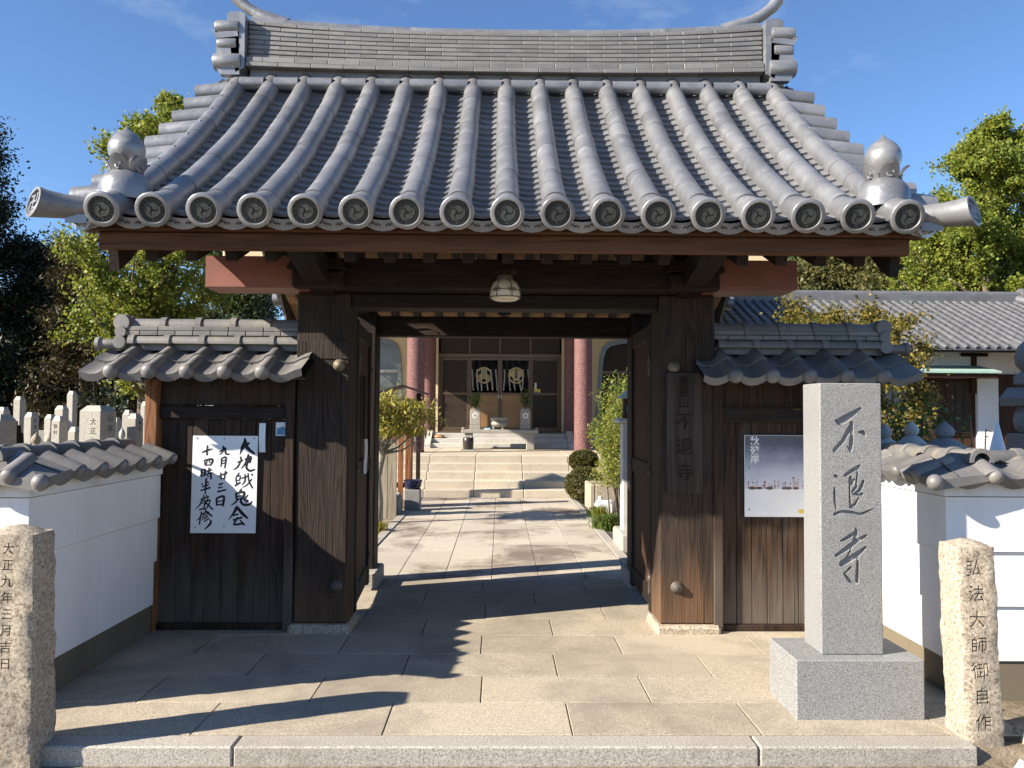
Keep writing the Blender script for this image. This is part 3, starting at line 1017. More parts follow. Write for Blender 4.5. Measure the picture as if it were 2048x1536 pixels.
NROW = 24
EXPO = (SLEN - 0.10) / NROW
rows_x = [GX + (i - 8) * PITCHX for i in range(17)]
stuff_front = MB()
for ri, x in enumerate(rows_x):
    # eave cap lies a little flatter than the slope
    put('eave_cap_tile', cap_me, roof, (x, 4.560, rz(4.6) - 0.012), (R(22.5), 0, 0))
    sgm = 0.215
    nseg = int((SLEN - sgm) / TL) + 1
    for i in range(nseg):
        s0 = sgm + i * TL
        y, z, a = at_s(s0)
        y2, z2, a2 = at_s(min(s0 + TL, SLEN))
        ang = math.atan2(z2 - z, y2 - y)
        if ri in (0, 16) and i == 0:
            continue
        put('round_tile', round_me, roof, (x + random.uniform(-0.0015, 0.0015), y, z + random.uniform(-0.001, 0.001)),
            (ang + random.uniform(-0.004, 0.004), random.uniform(-0.02, 0.02), random.uniform(-0.005, 0.005)))
for cidx in range(18):
    x = rows_x[0] - PITCHX / 2 + cidx * PITCHX
    w = 1.0 if 0 < cidx < 17 else 0.75
    xx = x if 0 < cidx < 17 else (x + 0.04 if cidx == 0 else x - 0.04)
    put('eave_pan_tile', lip_me, roof, (xx, 4.628, rz(4.6) - 0.026), (R(17), 0, 0), (w, 1, 1))
    for r_ in range(NROW):
        s0 = 0.06 + r_ * EXPO
        y, z, a = at_s(s0)
        nv = Vector((0, -math.sin(a), math.cos(a)))
        p = Vector((xx, y, z)) - nv * 0.018
        rot = (a + R(-1), random.uniform(-0.012, 0.012), random.uniform(-0.008, 0.008))
        if r_ < 18 and 0 < cidx < 17:
            put('pan_tile', pan_me, roof, p, rot)
        else:
            pm = pan_mesh()
            stuff_front.add(pm.v, pm.f, 0, frame(p, *rot) @ Matrix.Diagonal((w, 1, 1, 1)))
o = build(stuff_front, 'upper_pan_tiles', 'tile_pan', roof, 40); structure(o, 'stuff')
# rear slope, never seen singly: one joined part
m = MB()
for ri, x in enumerate(rows_x):
    for i in range(10):
        s0 = i * 0.3
        y, z, a = at_s(s0); y2, z2, a2 = at_s(min(s0 + 0.3, SLEN))
        b2 = MB(); arc_shell(b2, 0.0785, 0.0735, 0, 0.31, 0.016, n=8)
        m.add(b2.v, b2.f, 0, Matrix.Translation((x, 14.0 - y, z)) @ Matrix.Rotation(PI, 4, 'Z') @ Matrix.Rotation(math.atan2(z2 - z, y2 - y), 4, 'X'))
    if ri < 16:
        for r_ in range(NROW):
            y, z, a = at_s(0.06 + r_ * EXPO)
            pm = pan_mesh()
            nv = Vector((0, math.sin(a), math.cos(a)))
            m.add(pm.v, pm.f, 0, Matrix.Translation(Vector((x + PITCHX / 2, 14.0 - y, z)) - nv * 0.018) @ Matrix.Rotation(PI, 4, 'Z') @ Matrix.Rotation(a, 4, 'X'))
for x in rows_x:
    m.lathe([(0.095, 0.0), (0.095, 0.03), (0.001, 0.031)], 14, frame((x, 9.40, rz(4.6)), R(-90)))
structure(build(m, 'rear_slope_tiles', 'tile', roof, 40), 'stuff')

# ---- verges: stubs of round tile pointing out over the gables
def verge_mesh():
    m = MB()
    n = 16
    prof = [(0.060, -0.30), (0.074, -0.30), (0.072, 0.0), (0.001, 0.0)]
    m.lathe([(0.001, 0.28), (0.055, 0.28), (0.058, 0.30), (0.074, 0.30), (0.070, 0.0), (0.001, 0.0)], n, Matrix.Rotation(R(90), 4, 'Y'))
    return m.mesh('verge_tile', 'tile', 50)
verge_me = verge_mesh()
for sx in (-1, 1):
    for rear in (0, 1):
        for i in range(9):
            s0 = 0.30 + i * 0.292
            y, z, a = at_s(s0)
            if rear: y = 14.0 - y
            rot = (0, R(7), 0 if sx > 0 else PI) if sx > 0 else (0, R(7), PI)
            put('verge_tile', verge_me, roof, (GX + sx * 2.24, y, z + 0.012), rot)
        # concave sheet of verge pans beneath the stubs
        pl = [(y, rz(y) - 0.035) for y in np.linspace(4.62, 7.0, 12)] + [(y, rz(y) - 0.085) for y in np.linspace(7.0, 4.62, 12)]
        if rear: pl = [(14.0 - a_, b_) for a_, b_ in pl]
        build(MB().prism(pl, 'x', GX + sx * 2.20, GX + sx * 2.47), 'verge_pan', 'tile', roof)

# ---- corner tiles with manji crest, domes and peach finials
def manji(m, mi):
    b = 0.010
    L = 0.036
    for x0, x1, z0, z1 in ((-b / 2, b / 2, -L, L), (-L, -b / 2, -b / 2, b / 2), (b / 2, L, -b / 2, b / 2),
                           (b / 2, L, -L, -L + b), (-L, -b / 2, L - b, L), (L - b, L, b / 2, L), (-L, -L + b, -L, -b / 2)):
        m.box(x0, x1, -0.006, 0.012, z0, z1, 0, mi)
for sx in (-1, 1):
    cz = rz(4.6)
    m = MB()
    # tube along local +y (into the roof), mouth at the origin facing -y
    prof = [(0.0, 0.086), (0.06, 0.076), (0.14, 0.068), (0.26, 0.063), (0.44, 0.062)]
    n = 20
    v, f = [], []
    for j, (yy, r_) in enumerate(prof):
        for i in range(n):
            a = 2 * PI * i / n
            v.append((r_ * math.cos(a), yy + (-0.02 * (1 - math.sin(a)) - sx * 0.42 * r_ * math.cos(a)) * max(0, 1 - j / 3), r_ * math.sin(a) + 0.018 * (1 - j / 4) ** 2))
    for j in range(len(prof) - 1):
        for i in range(n):
            f.append((j * n + i, j * n + (i + 1) % n, (j + 1) * n + (i + 1) % n, (j + 1) * n + i))
    m.add(v, f, 0)
    # rim and recessed face
    ring = [(math.cos(2 * PI * i / n), math.sin(2 * PI * i / n)) for i in range(n)]
    v = []
    for r_, dy in ((0.086, 0.0), (0.070, -0.002), (0.066, 0.014)):
        v += [(r_ * c_, -0.02 * (1 - s_) + dy - sx * 0.42 * r_ * c_, r_ * s_ + 0.018) for c_, s_ in ring]
    f = [(j * n + i, j * n + (i + 1) % n, (j + 1) * n + (i + 1) % n, (j + 1) * n + i) for j in range(2) for i in range(n)]
    m.add(v, f, 0)
    m.add(v[2 * n:], [tuple(range(n))], 1)
    mm = MB(); manji(mm, 0)
    m.add([(p[0] * 1.15, p[1] - 0.02 * (1 - p[2] / 0.07) + 0.008 - sx * 0.42 * p[0] * 1.15, p[2] * 1.15 + 0.018) for p in mm.v], mm.f, 0)
    me = m.mesh('corner_tile', ['tile_pan', 'tile_pan'], 50)
    put('corner_tile', me, roof, (GX + sx * 2.60, 4.575, cz + 0.012), (R(2), 0, (-R(64) if sx < 0 else R(64))))
    # hanging lip beside the corner
    put('eave_pan_tile', lip_me, roof, (GX + sx * 2.40, 4.66, cz - 0.03), (R(10), 0, R(-40) if sx < 0 else R(40)), (1.0, 0.8, 1))
    # dome and finial
    base = (GX + sx * 2.235, 4.84, rz(4.84) - 0.03)
    m = MB().lathe([(0.150, 0.0), (0.152, 0.06), (0.140, 0.115), (0.112, 0.155), (0.085, 0.175), (0.001, 0.18)], 24, Matrix.Translation(base))
    build(m, 'corner_dome', 'tile', roof, 60)
    bz = (base[0], base[1], base[2] + 0.165)
    m = MB().lathe([(0.066, 0.0), (0.056, 0.02), (0.064, 0.045), (0.085, 0.078), (0.099, 0.112), (0.104, 0.148), (0.098, 0.182), (0.0965, 0.183), (0.0935, 0.189), (0.0925, 0.190),
                    (0.080, 0.212), (0.066, 0.228), (0.064, 0.229), (0.060, 0.234), (0.058, 0.235), (0.034, 0.252), (0.016, 0.266), (0.001, 0.290)], 28, Matrix.Translation(bz))
    fin = build(m, 'peach_finial', 'tile', roof, 50)
    m = MB()
    for q in range(5):
        a = q * 2 * PI / 5 + 0.9
        ca, sa = math.cos(a), math.sin(a)
        def L3(r_, z_, t_):
            return (bz[0] + ca * r_ - sa * t_, bz[1] + sa * r_ + ca * t_, bz[2] + z_)
        v = []
        for (r_, z_, w_) in ((0.064, -0.005, 0.040), (0.080, 0.022, 0.056), (0.098, 0.052, 0.056), (0.118, 0.076, 0.040), (0.136, 0.088, 0.012)):
            v += [L3(r_, z_, -w_), L3(r_ + 0.012, z_ - 0.004, 0), L3(r_, z_, w_), L3(r_ - 0.012, z_, 0)]
        f = []
        for j in range(4):
            for i in range(4):
                f.append((j * 4 + i, j * 4 + (i + 1) % 4, j * 4 + 4 + (i + 1) % 4, j * 4 + 4 + i))
        f += [(0, 1, 2, 3), (16, 17, 18, 19)]
        m.add(v, f)
        pts = [L3(0.098 + 0.02 * math.cos(t) * 0.3, 0.03 + 0.018 * math.sin(t), 0.018 * math.cos(t)) for t in np.linspace(0, 5.2, 9)]
        m.tube(pts, 0.006, 5)
    build(m, 'finial_leaves', 'tile', roof, 40)

# ---- ridge: courses of flat tiles, cap tiles, end ornaments
RY = 7.0
def sori(x, amp):
    return amp * (abs(x - GX) / 2.2) ** 2.6
ridge_len = 2.17
def course(z, h, half, amp, off, n=16, mat='ridge'):
    L = 2 * ridge_len / n
    me = MB().box(-L / 2 + 0.0015, L / 2 - 0.0015, -half, half, 0, h, 0.004).mesh('ridge_tile', mat)
    xs = [GX - ridge_len + L * i - L * off for i in range(n + 1)]
    for a in xs:
        b_ = a + L
        a1, b1 = max(a, GX - ridge_len), min(b_, GX + ridge_len)
        if b1 - a1 < 0.01: continue
        xc = (a1 + b1) / 2
        sl = (sori(xc + 0.05, amp) - sori(xc - 0.05, amp)) / 0.1
        put('ridge_tile', me, roof, (xc, RY, z + sori(xc, amp)), (0, -math.atan(sl), 0), ((b1 - a1) / L, 1, 1))
zc = 4.352
course(zc, 0.036, 0.190, 0.030, 0.0); zc += 0.0385
course(zc, 0.044, 0.175, 0.033, 0.5); zc += 0.0465
for i in range(8):
    course(zc, 0.0325, 0.128 - i * 0.001, 0.036 + 0.0065 * i, (i % 2) * 0.5); zc += 0.0357
rtop = zc
m = MB(); arc_shell(m, 0.092, 0.090, 0, 0.275, 0.014, 0, 180, 12)
me = m.mesh('ridge_cap', 'tile', 50)
for i in range(16):
    x = GX - ridge_len + 2 * ridge_len / 16 * i
    xc = x + 0.135
    sl = (sori(xc + 0.05, 0.09) - sori(xc - 0.05, 0.09)) / 0.1
    put('ridge_cap', me, roof, (x, RY, rtop - 0.02 + sori(x, 0.09)), Euler((math.atan(sl), 0, -R(90)), 'XYZ'))
m = MB().lathe([(0.052, -0.10), (0.052, 0.10)], 12, Matrix.Rotation(R(90), 4, 'Y'))
me = m.mesh('filler_tile', 'tile', 60)
for i in range(16):
    put('filler_tile', me, roof, ((rows_x[i] + rows_x[i + 1]) / 2, 6.80, rz(6.80) + 0.052), None)
# solid ridge core
bx('ridge_core', 'tile_pan', roof, GX - 2.15, GX + 2.15, RY - 0.115, RY + 0.115, 4.25, rtop - 0.01, 0)
for sx in (-1, 1):
    # ornament: scalloped lobes, silhouette in x-z, thick in y
    e = GX + sx * 2.175
    k0 = 4.36
    def lobe(pts, y0, y1):
        return [(e + sx * a, k0 + b_) for a, b_ in pts], y0, y1
    m = MB()
    back = [(0.0, 0.0), (0.0, 0.455), (0.04, 0.47), (0.12, 0.47), (0.15, 0.45), (0.15, 0.38), (0.13, 0.26), (0.10, 0.05), (0.07, -0.04)]
    P_, a_, b_ = lobe(back, RY - 0.20, RY + 0.20)
    m.prism(P_, 'y', a_, b_)
    build(m, 'ridge_end_plate', 'tile', roof)
    m = MB()
    def lob(z, r_, a_, b_, yy):
        m.lathe([(0.001, a_), (r_ * 0.9, a_), (r_, a_ + 0.012), (r_, b_ - 0.012), (r_ * 0.93, b_), (0.001, b_)], 18,
                frame((e, yy, k0 + z), 0, R(90) * sx))
    for yy in (RY - 0.165, RY + 0.165):
        m = MB()
        lob(0.345, 0.062, 0.05, 0.245, yy); lob(0.205, 0.054, 0.07, 0.225, yy); lob(0.055, 0.072, 0.03, 0.255, yy)
        m.prism([(e + sx * 0.05, k0 + 0.26), (e + sx * 0.23, k0 + 0.24), (e + sx * 0.285, k0 + 0.335), (e + sx * 0.235, k0 + 0.285), (e + sx * 0.15, k0 + 0.30), (e + sx * 0.06, k0 + 0.30)], 'y', yy - 0.045, yy + 0.045)
        m.prism([(e + sx * 0.04, k0 - 0.06), (e + sx * 0.20, k0 - 0.06), (e + sx * 0.235, k0 + 0.0), (e + sx * 0.235, k0 + 0.33), (e + sx * 0.05, k0 + 0.38)], 'y', yy - 0.035, yy + 0.035)
        build(m, 'ridge_end_ornament', 'tile', roof, 40)
    # horn tile rising outwards
    zt = rtop + 0.09
    pts = [(e - sx * 0.30, RY, rtop + 0.075), (e - sx * 0.17, RY, rtop + 0.125), (e - sx * 0.06, RY, rtop + 0.175), (e + sx * 0.04, RY, rtop + 0.235), (e + sx * 0.12, RY, rtop + 0.30), (e + sx * 0.17, RY, rtop + 0.37)]
    m = MB().tube(pts, [0.075, 0.066, 0.05, 0.046, 0.05, 0.056], 16)
    build(m, 'ridge_horn', 'tile', roof, 50)

# ---- lamp, boards, notices on the gate
lamp = thing('ceiling_lamp', 'cream milk glass dome lamp with dark metal straps hanging under gate beam', 'lamp', (0.03, 5.40, 2.24))
lz = 2.238
build(MB().lathe([(0.001, 0.0), (0.07, 0.004), (0.092, 0.015), (0.099, 0.045), (0.093, 0.085), (0.075, 0.12), (0.045, 0.142), (0.03, 0.147)], 28, Matrix.Translation((0.03, 5.40, lz))), 'glass_shade', 'milk', lamp, 80)
m = MB()
ringp = [(0.03 + 0.1005 * math.cos(a), 5.40 + 0.1005 * math.sin(a), lz + 0.022) for a in np.linspace(0, 2 * PI, 29)]
m.tube(ringp, 0.003, 5, cap=False)
m.tube([(0.03 + 0.099 * math.cos(a), 5.40 + 0.099 * math.sin(a), lz + 0.068) for a in np.linspace(0, 2 * PI, 29)], 0.0025, 5, cap=False)
for q in range(6):
    a = q * PI / 3 - PI / 2 + 0.45
    pr = [(0.101, 0.02), (0.1015, 0.045), (0.095, 0.087), (0.077, 0.122), (0.046, 0.144)]
    m.tube([(0.03 + r_ * math.cos(a), 5.40 + r_ * math.sin(a), lz + z_) for r_, z_ in pr], 0.003, 5)
    for dx in (-1, 1):
        for dz_ in (-1, 1):
            m.tube([(0.03 + 0.101 * math.cos(a), 5.40 + 0.101 * math.sin(a), lz + 0.068),
                    (0.03 + 0.0995 * math.cos(a + dx * 0.17), 5.40 + 0.0995 * math.sin(a + dx * 0.17), lz + 0.068 + dz_ * 0.013),
                    (0.03 + 0.0995 * math.cos(a + dx * 0.26), 5.40 + 0.0995 * math.sin(a + dx * 0.26), lz + 0.068)], 0.0028, 4)
build(m, 'metal_straps', 'iron', lamp, 60)
build(MB().lathe([(0.05, 0.140), (0.055, 0.155), (0.05, 0.172), (0.02, 0.18), (0.018, 0.20)], 16, Matrix.Translation((0.03, 5.40, lz))), 'lamp_holder', 'iron', lamp, 60)
bx('mounting_board', 'woodZ', lamp, -0.05, 0.11, 5.36, 5.44, 2.425, 2.455, 0.006)

nb = thing('wooden_nameplate', 'dark wooden nameplate with carved characters hung on the right gate post', 'sign', (1.28, 5.73, 0.96))
bx('board', 'nameboard', nb, 1.155, 1.405, 5.722, 5.747, 0.955, 1.795, 0.005)
m = MB()
column_text(m, '菩提山', 0.075, 0.075, 1.275, 5.7205, 1.765, 0.0015, 0.001)
column_text(m, '不退寺', 0.13, 0.175, 1.28, 5.7205, 1.535, 0.0015, 0.001)
build(m, 'lettering', 'gold_ink', nb)

ps = thing('narrow_signboard', 'narrow dark wooden strip with faded writing fixed to the left door leaf', 'sign', (-1.09, 6.52, 1.35))
m = MB().box(-1.066, -1.052, 6.47, 6.60, 1.30, 1.79, 0.003)
build(m, 'board', 'woodZ', ps)
pn = thing('paper_slip', 'small curled white paper slip under the strip on left door leaf', 'paper', (-1.06, 6.52, 1.1))
m = MB()
v, f = [], []
for i in range(7):
    z_ = 1.295 - i * 0.045
    for yy in (6.475, 6.60):
        v.append((-1.053 + 0.004 * math.sin(i * 0.9) + (0.004 if yy > 6.5 else 0), yy, z_))
for i in range(6):
    f.append((i * 2, i * 2 + 1, i * 2 + 3, i * 2 + 2))
m.add(v, f)
build(m, 'sheet', 'paper', pn, 80)
# ================================================================== SIDE WINGS
TW = 0.247
def s_profile(w, roll=True, rh=0.036):
    p = [(0.0, -0.004), (0.13, -0.019), (0.30, -0.028), (0.47, -0.022), (0.60, -0.006)]
    if roll:
        p += [(0.68, 0.45 * rh), (0.76, 0.82 * rh), (0.84, rh), (0.91, 0.86 * rh), (0.965, 0.45 * rh), (0.995, -0.08 * rh), (1.005, -0.012)]
    else:
        p += [(0.74, 0.010), (0.90, 0.020)]
    return [(a * w, b) for a, b in p]
def s_tile(w, ln, roll=True, lip=0.0, t=0.018, lift=0.02, ball=False, rh=0.036, br=0.049):
    """S tile: local x across, +y up the slope, front edge at y=0"""
    m = MB()
    p = s_profile(w, roll, rh)
    n = len(p)
    v = [(x, 0, z + lift) for x, z in p] + [(x, ln, z) for x, z in p]
    v += [(x, 0.0, min(z, 0.008) + lift - t - lip + (lip * 0.3 if x < 0.02 or x > w * 0.8 else 0)) for x, z in p]
    v += [(x, 0.025, min(z, 0.008) + lift - t - lip) for x, z in p]
    f = []
    for i in range(n - 1):
        f.append((i, i + 1, n + i + 1, n + i))
        f.append((i + 1, i, 2 * n + i, 2 * n + i + 1))
        f.append((2 * n + i + 1, 2 * n + i, 3 * n + i, 3 * n + i + 1))
    m.add(v, f)
    if ball:
        m.sphere((w * 0.85, -0.002, lift - 0.010 - (0.049 - br) * 0.6), br, 14, 10, (1, 0.7, 1))
    return m
def stile_mesh(**kw):
    return s_tile(**kw).mesh('pan_and_roll_tile', 'tile_old', 45)
T_eave = stile_mesh(w=TW, ln=0.30, lip=0.035, ball=True)
T_eave_end = stile_mesh(w=TW, ln=0.30, roll=False, lip=0.035)
T_up = stile_mesh(w=TW, ln=0.26)
T_up_end = stile_mesh(w=TW, ln=0.26, roll=False)
def half_round(r, ln, bead=True):
    m = MB(); arc_shell(m, r, r, 0, ln, 0.012, -10, 190, 10)
    if bead:
        arc_shell(m, r + 0.012, r + 0.012, 0, 0.045, 0.014, -10, 190, 10)
        arc_shell(m, r + 0.012, r + 0.001, 0.045, 0.055, 0.014, -10, 190, 10)
    return m
HR = half_round(0.047, 0.262).mesh('round_ridge_tile', 'tile_old', 45)
HR2 = half_round(0.055, 0.262).mesh('round_ridge_tile', 'tile_old', 45)

def wing(sgn, label):
    cx = lambda x: GX + sgn * x                      # distance from the gate's middle
    w = thing('side_wing', label, 'wall', (cx(1.95), 5.9, 0))
    X = sorted
    def B(name, mat, a, b_, y0, y1, z0, z1, bev=0.006):
        x0, x1 = X((cx(a), cx(b_)))
        return bx(name, mat, w, x0, x1, y0, y1, z0, z1, bev)
    B('end_post', 'sunlit_timber' if sgn < 0 else 'plank', 2.39, 2.475, 5.725, 5.855, -0.01, 1.80)  # left post's sunlit orange is in its colour
    B('jamb', 'plank', 1.452, 1.515, 5.735, 5.855, -0.01, 1.80)
    B('rail', 'woodX', 1.517, 2.388, 5.76, 5.855, 1.455, 1.545)
    B('head_board', 'plank', 1.517, 2.388, 5.79, 5.825, 1.547, 1.80)
    B('sill', 'plank', 1.517, 2.388, 5.78, 5.855, 0.0, 0.045)
    n = 8
    for i in range(n):
        a = 1.517 + 0.871 * i / n
        b_ = 1.517 + 0.871 * (i + 1) / n - 0.004
        o = B('plank', 'plank', a, b_, 5.80 + random.uniform(-0.003, 0.003), 5.823, 0.047, 1.454, 0.003)
    B('roof_beam', 'woodX', 1.45, 2.72, 5.84, 5.96, 1.80, 1.885)
    for y0, y1 in ((5.50, 5.56), (6.24, 6.30)):
        B('eave_batten', 'woodX', 1.45, 2.70, y0, y1, 1.715, 1.745)
    # roof body
    pl = [(5.47, 1.735), (5.90, 1.935), (6.33, 1.735), (6.33, 1.72), (5.90, 1.89), (5.47, 1.72)]
    x0, x1 = X((cx(1.32), cx(2.74)))
    rf = build(MB().prism(pl, 'x', x0, x1), 'roof', 'woodX', w)
    ang = math.atan2(0.20, 0.43)
    xs = cx(2.795) if sgn < 0 else cx(1.315)
    for side in (0, 1):
        for i in range(6):
            x = xs + i * TW
            last = i == 5
            for row in (0, 1):
                s0 = row * 0.235
                y = 5.455 + s0 * math.cos(ang); z = 1.752 + s0 * math.sin(ang)
                me = ((T_eave_end if last else T_eave), (T_up_end if last else T_up))[row]
                if side == 0:
                    put('roof_tile', me, rf, (x, y, z), (ang, random.uniform(-0.01, 0.01), random.uniform(-0.006, 0.006)))
                else:
                    put('roof_tile', me, rf, (x + TW, 11.8 - y, z), (ang, 0, PI))
    # ridge
    xa, xb = X((cx(1.452), cx(2.68)))
    bx('ridge_bed', 'tile_old', rf, xa, xb, 5.845, 5.955, 1.93, 1.985, 0.004)
    nt = 5
    L = (xb - xa) / nt
    for i in range(nt):
        x = xa + L * i
        for yy, rot in ((5.835, 0), (5.965, 0)):
            put('round_ridge_tile', HR, rf, (x + L * 0.2 if i == 0 else x + L * 0.2, yy, 1.985), (0, 0, -R(90)), (1, L / 0.262 if i < nt - 1 else L * 0.8 / 0.262, 1))
        put('round_ridge_tile', HR2, rf, (x, 5.90, 2.105), (0, 0, -R(90)), (1, L / 0.262, 1))
        for ci, (z, hf, off) in enumerate(((2.034, 0.088, 0.5), (2.068, 0.078, 0.0))):
            for a_, b_ in (((x, x + L),) if off == 0 else ((x, x + L / 2), (x + L / 2 + 0.0, x + L))):
                bx('ridge_tile', 'tile_old', rf, a_ + 0.0015, b_ - 0.0015, 5.90 - hf, 5.90 + hf, z, z + 0.032, 0.004)
    # end ornament of stacked lobes
    ex = cx(2.69)
    m = MB()
    for dz, r_, y_ in ((1.985, 0.048, 0.115), (2.058, 0.042, 0.10), (2.125, 0.060, 0.085)):
        m.lathe([(0.001, -y_), (r_ * 0.92, -y_), (r_, -y_ + 0.012), (r_, y_ - 0.012), (r_ * 0.92, y_), (0.001, y_)], 16, frame((ex, 5.90, dz), R(90)))
    build(m, 'end_ornament', 'tile_old', rf, 50)
    m = MB().lathe([(0.001, 0.0), (0.03, 0.0), (0.034, 0.01), (0.034, 0.10), (0.05, 0.11), (0.05, 0.135), (0.001, 0.136)], 14,
                   frame((ex + sgn * 0.03, 5.82, 1.972), 0, R(90) * sgn))
    build(m, 'end_stub', 'tile_old', rf, 50)
    return w
wing(-1, 'left plank side wing with sunlit grey tiled roof and handwritten notice')
wing(1, 'plank side wing behind the tall stone pillar, its tiled roof in shade')

# ================================================================== WHITE BOUNDARY WALLS
C_eave = s_tile(TW, 0.20, lip=0.045, ball=True, rh=0.026, br=0.040).mesh('coping_tile', 'tile_old', 45)
C_end = s_tile(TW, 0.20, roll=False, lip=0.03).mesh('coping_tile', 'tile_old', 45)
def boundary(sgn, xw, yc, label, far):
    """inner wall along y at x = xw (its face towards the path), then outwards along x at y = yc"""
    w = thing('boundary_wall', label, 'wall', (xw + sgn * 0.2, (yc + 5.7) / 2, 0))
    th = 0.22
    bands = [(1.185, 1.07, 0.0), (1.07, 0.772, 0.014), (0.772, 0.478, 0.028), (0.478, 0.185, 0.042)]
    for zt, zb, rec in bands:
        # L-shaped band, one piece round the corner
        a = xw + sgn * rec; b_ = xw + sgn * (th * 2 - rec)
        y0, y1 = yc + rec, yc + th * 2 - rec
        pl = [(a, 5.745), (a, y0), (xw + sgn * far, y0), (xw + sgn * far, y1), (b_, y1), (b_, 5.745)]
        m = MB().prism(pl, 'z', zb + 0.003, zt - 0.003)
        build(m, 'plaster_band', 'plaster_top' if zt > 1.1 else 'plaster', w)
    a = xw + sgn * 0.055; b_ = xw + sgn * (th * 2 - 0.055)
    pl = [(a, 5.74), (a, yc + 0.055), (xw + sgn * far, yc + 0.055), (xw + sgn * far, yc + th * 2 - 0.055), (b_, yc + th * 2 - 0.055), (b_, 5.74)]
    build(MB().prism(pl, 'z', -0.2, 0.186), 'wall_footing', 'wallbase', w)
    # coping bed
    mid = th
    pr = 0.03
    pl = [(xw + sgn * 0.06, 5.70), (xw + sgn * 0.06, yc + 0.06), (xw + sgn * far, yc + 0.06), (xw + sgn * far, yc + th * 2 - 0.06), (xw + sgn * (th * 2 - .06), yc + th * 2 - 0.06), (xw + sgn * (th * 2 - .06), 5.70)]
    build(MB().prism(pl, 'z', 1.186, 1.215), 'coping_bed', 'tile_old', w)
    ang = R(27)
    # tiles that shed towards the path
    n = int((5.70 - yc) / TW)
    for i in range(n):
        if sgn < 0:     # face +x : slope rises towards -x ; across runs along +y
            y = 5.72 - (i + 1) * TW
            put('coping_tile', C_eave, w, (xw + 0.085, y, 1.178), (ang, 0, R(90)))
        else:           # face -x
            y = 5.72 - i * TW
            put('coping_tile', C_eave, w, (xw - 0.085, y, 1.178), (ang, 0, R(-90)))
        # outer side
        put('coping_tile', C_eave, w, (xw + sgn * (th * 2 + 0.085), 5.72 - (i if sgn < 0 else i + 1) * TW, 1.178), (ang, 0, R(-90) if sgn < 0 else R(90)))
    # tiles that shed towards the street
    m_ = int(far / TW)
    for i in range(m_):
        x = (xw - (i + 1) * TW - 0.02) if sgn < 0 else (xw + i * TW + 0.02)
        put('coping_tile', C_eave, w, (x, yc - 0.085, 1.178), (ang, 0, random.uniform(-.01, .01)))
        put('coping_tile', C_eave, w, (x + TW, yc + th * 2 + 0.085, 1.178), (ang, 0, PI))
    # hip piece at the corner: two small triangles of tile and a ball
    m = MB()
    cxn, cyn = xw, yc
    pk = (xw + sgn * th, yc + th, 1.312)
    c0 = (xw - sgn * 0.10, yc - 0.10, 1.168)
    v = [c0, (xw - sgn * 0.085, yc + 0.22, 1.20), (xw + sgn * 0.22, yc - 0.085, 1.20), pk,
         (c0[0], c0[1], 1.11), (xw - sgn * 0.085, yc + 0.22, 1.165), (xw + sgn * 0.22, yc - 0.085, 1.165)]
    m.add(v, [(0, 1, 3), (0, 3, 2), (0, 4, 5, 1), (0, 2, 6, 4), (4, 6, 3), (4, 3, 5)])
    build(m, 'corner_coping', 'tile_old', w)
    m = MB()
    m.sphere((c0[0] - sgn * 0.005, c0[1] - 0.005, c0[2] - 0.012), 0.042, 16, 12)
    build(m, 'corner_ball', 'tile_old', w, 60)
    # ridge of round tiles
    y = 5.70
    nn = max(1, round((5.70 - (yc + 0.02)) / 0.25))
    L = (5.70 - (yc + 0.02)) / nn
    for i in range(nn):
        put('coping_ridge_tile', HR2, w, (xw + sgn * th, 5.70 - (i + 1) * L, 1.262), None, (1, L / 0.262, 1))
    nn = int((far - th) / 0.25)
    for i in range(nn):
        put('coping_ridge_tile', HR2, w, (xw + sgn * (th + 0.04 + i * 0.25), yc + th, 1.258), (0, 0, R(90) if sgn < 0 else R(-90)), (1, 0.25 / 0.262, 1))
    return w
boundary(-1, -2.315, 4.14, 'white plastered wall with tile coping on the left of the forecourt', 3.0)
boundary(1, 2.385, 4.42, 'white plastered wall with tile coping beside the tall stone pillar', 3.6)

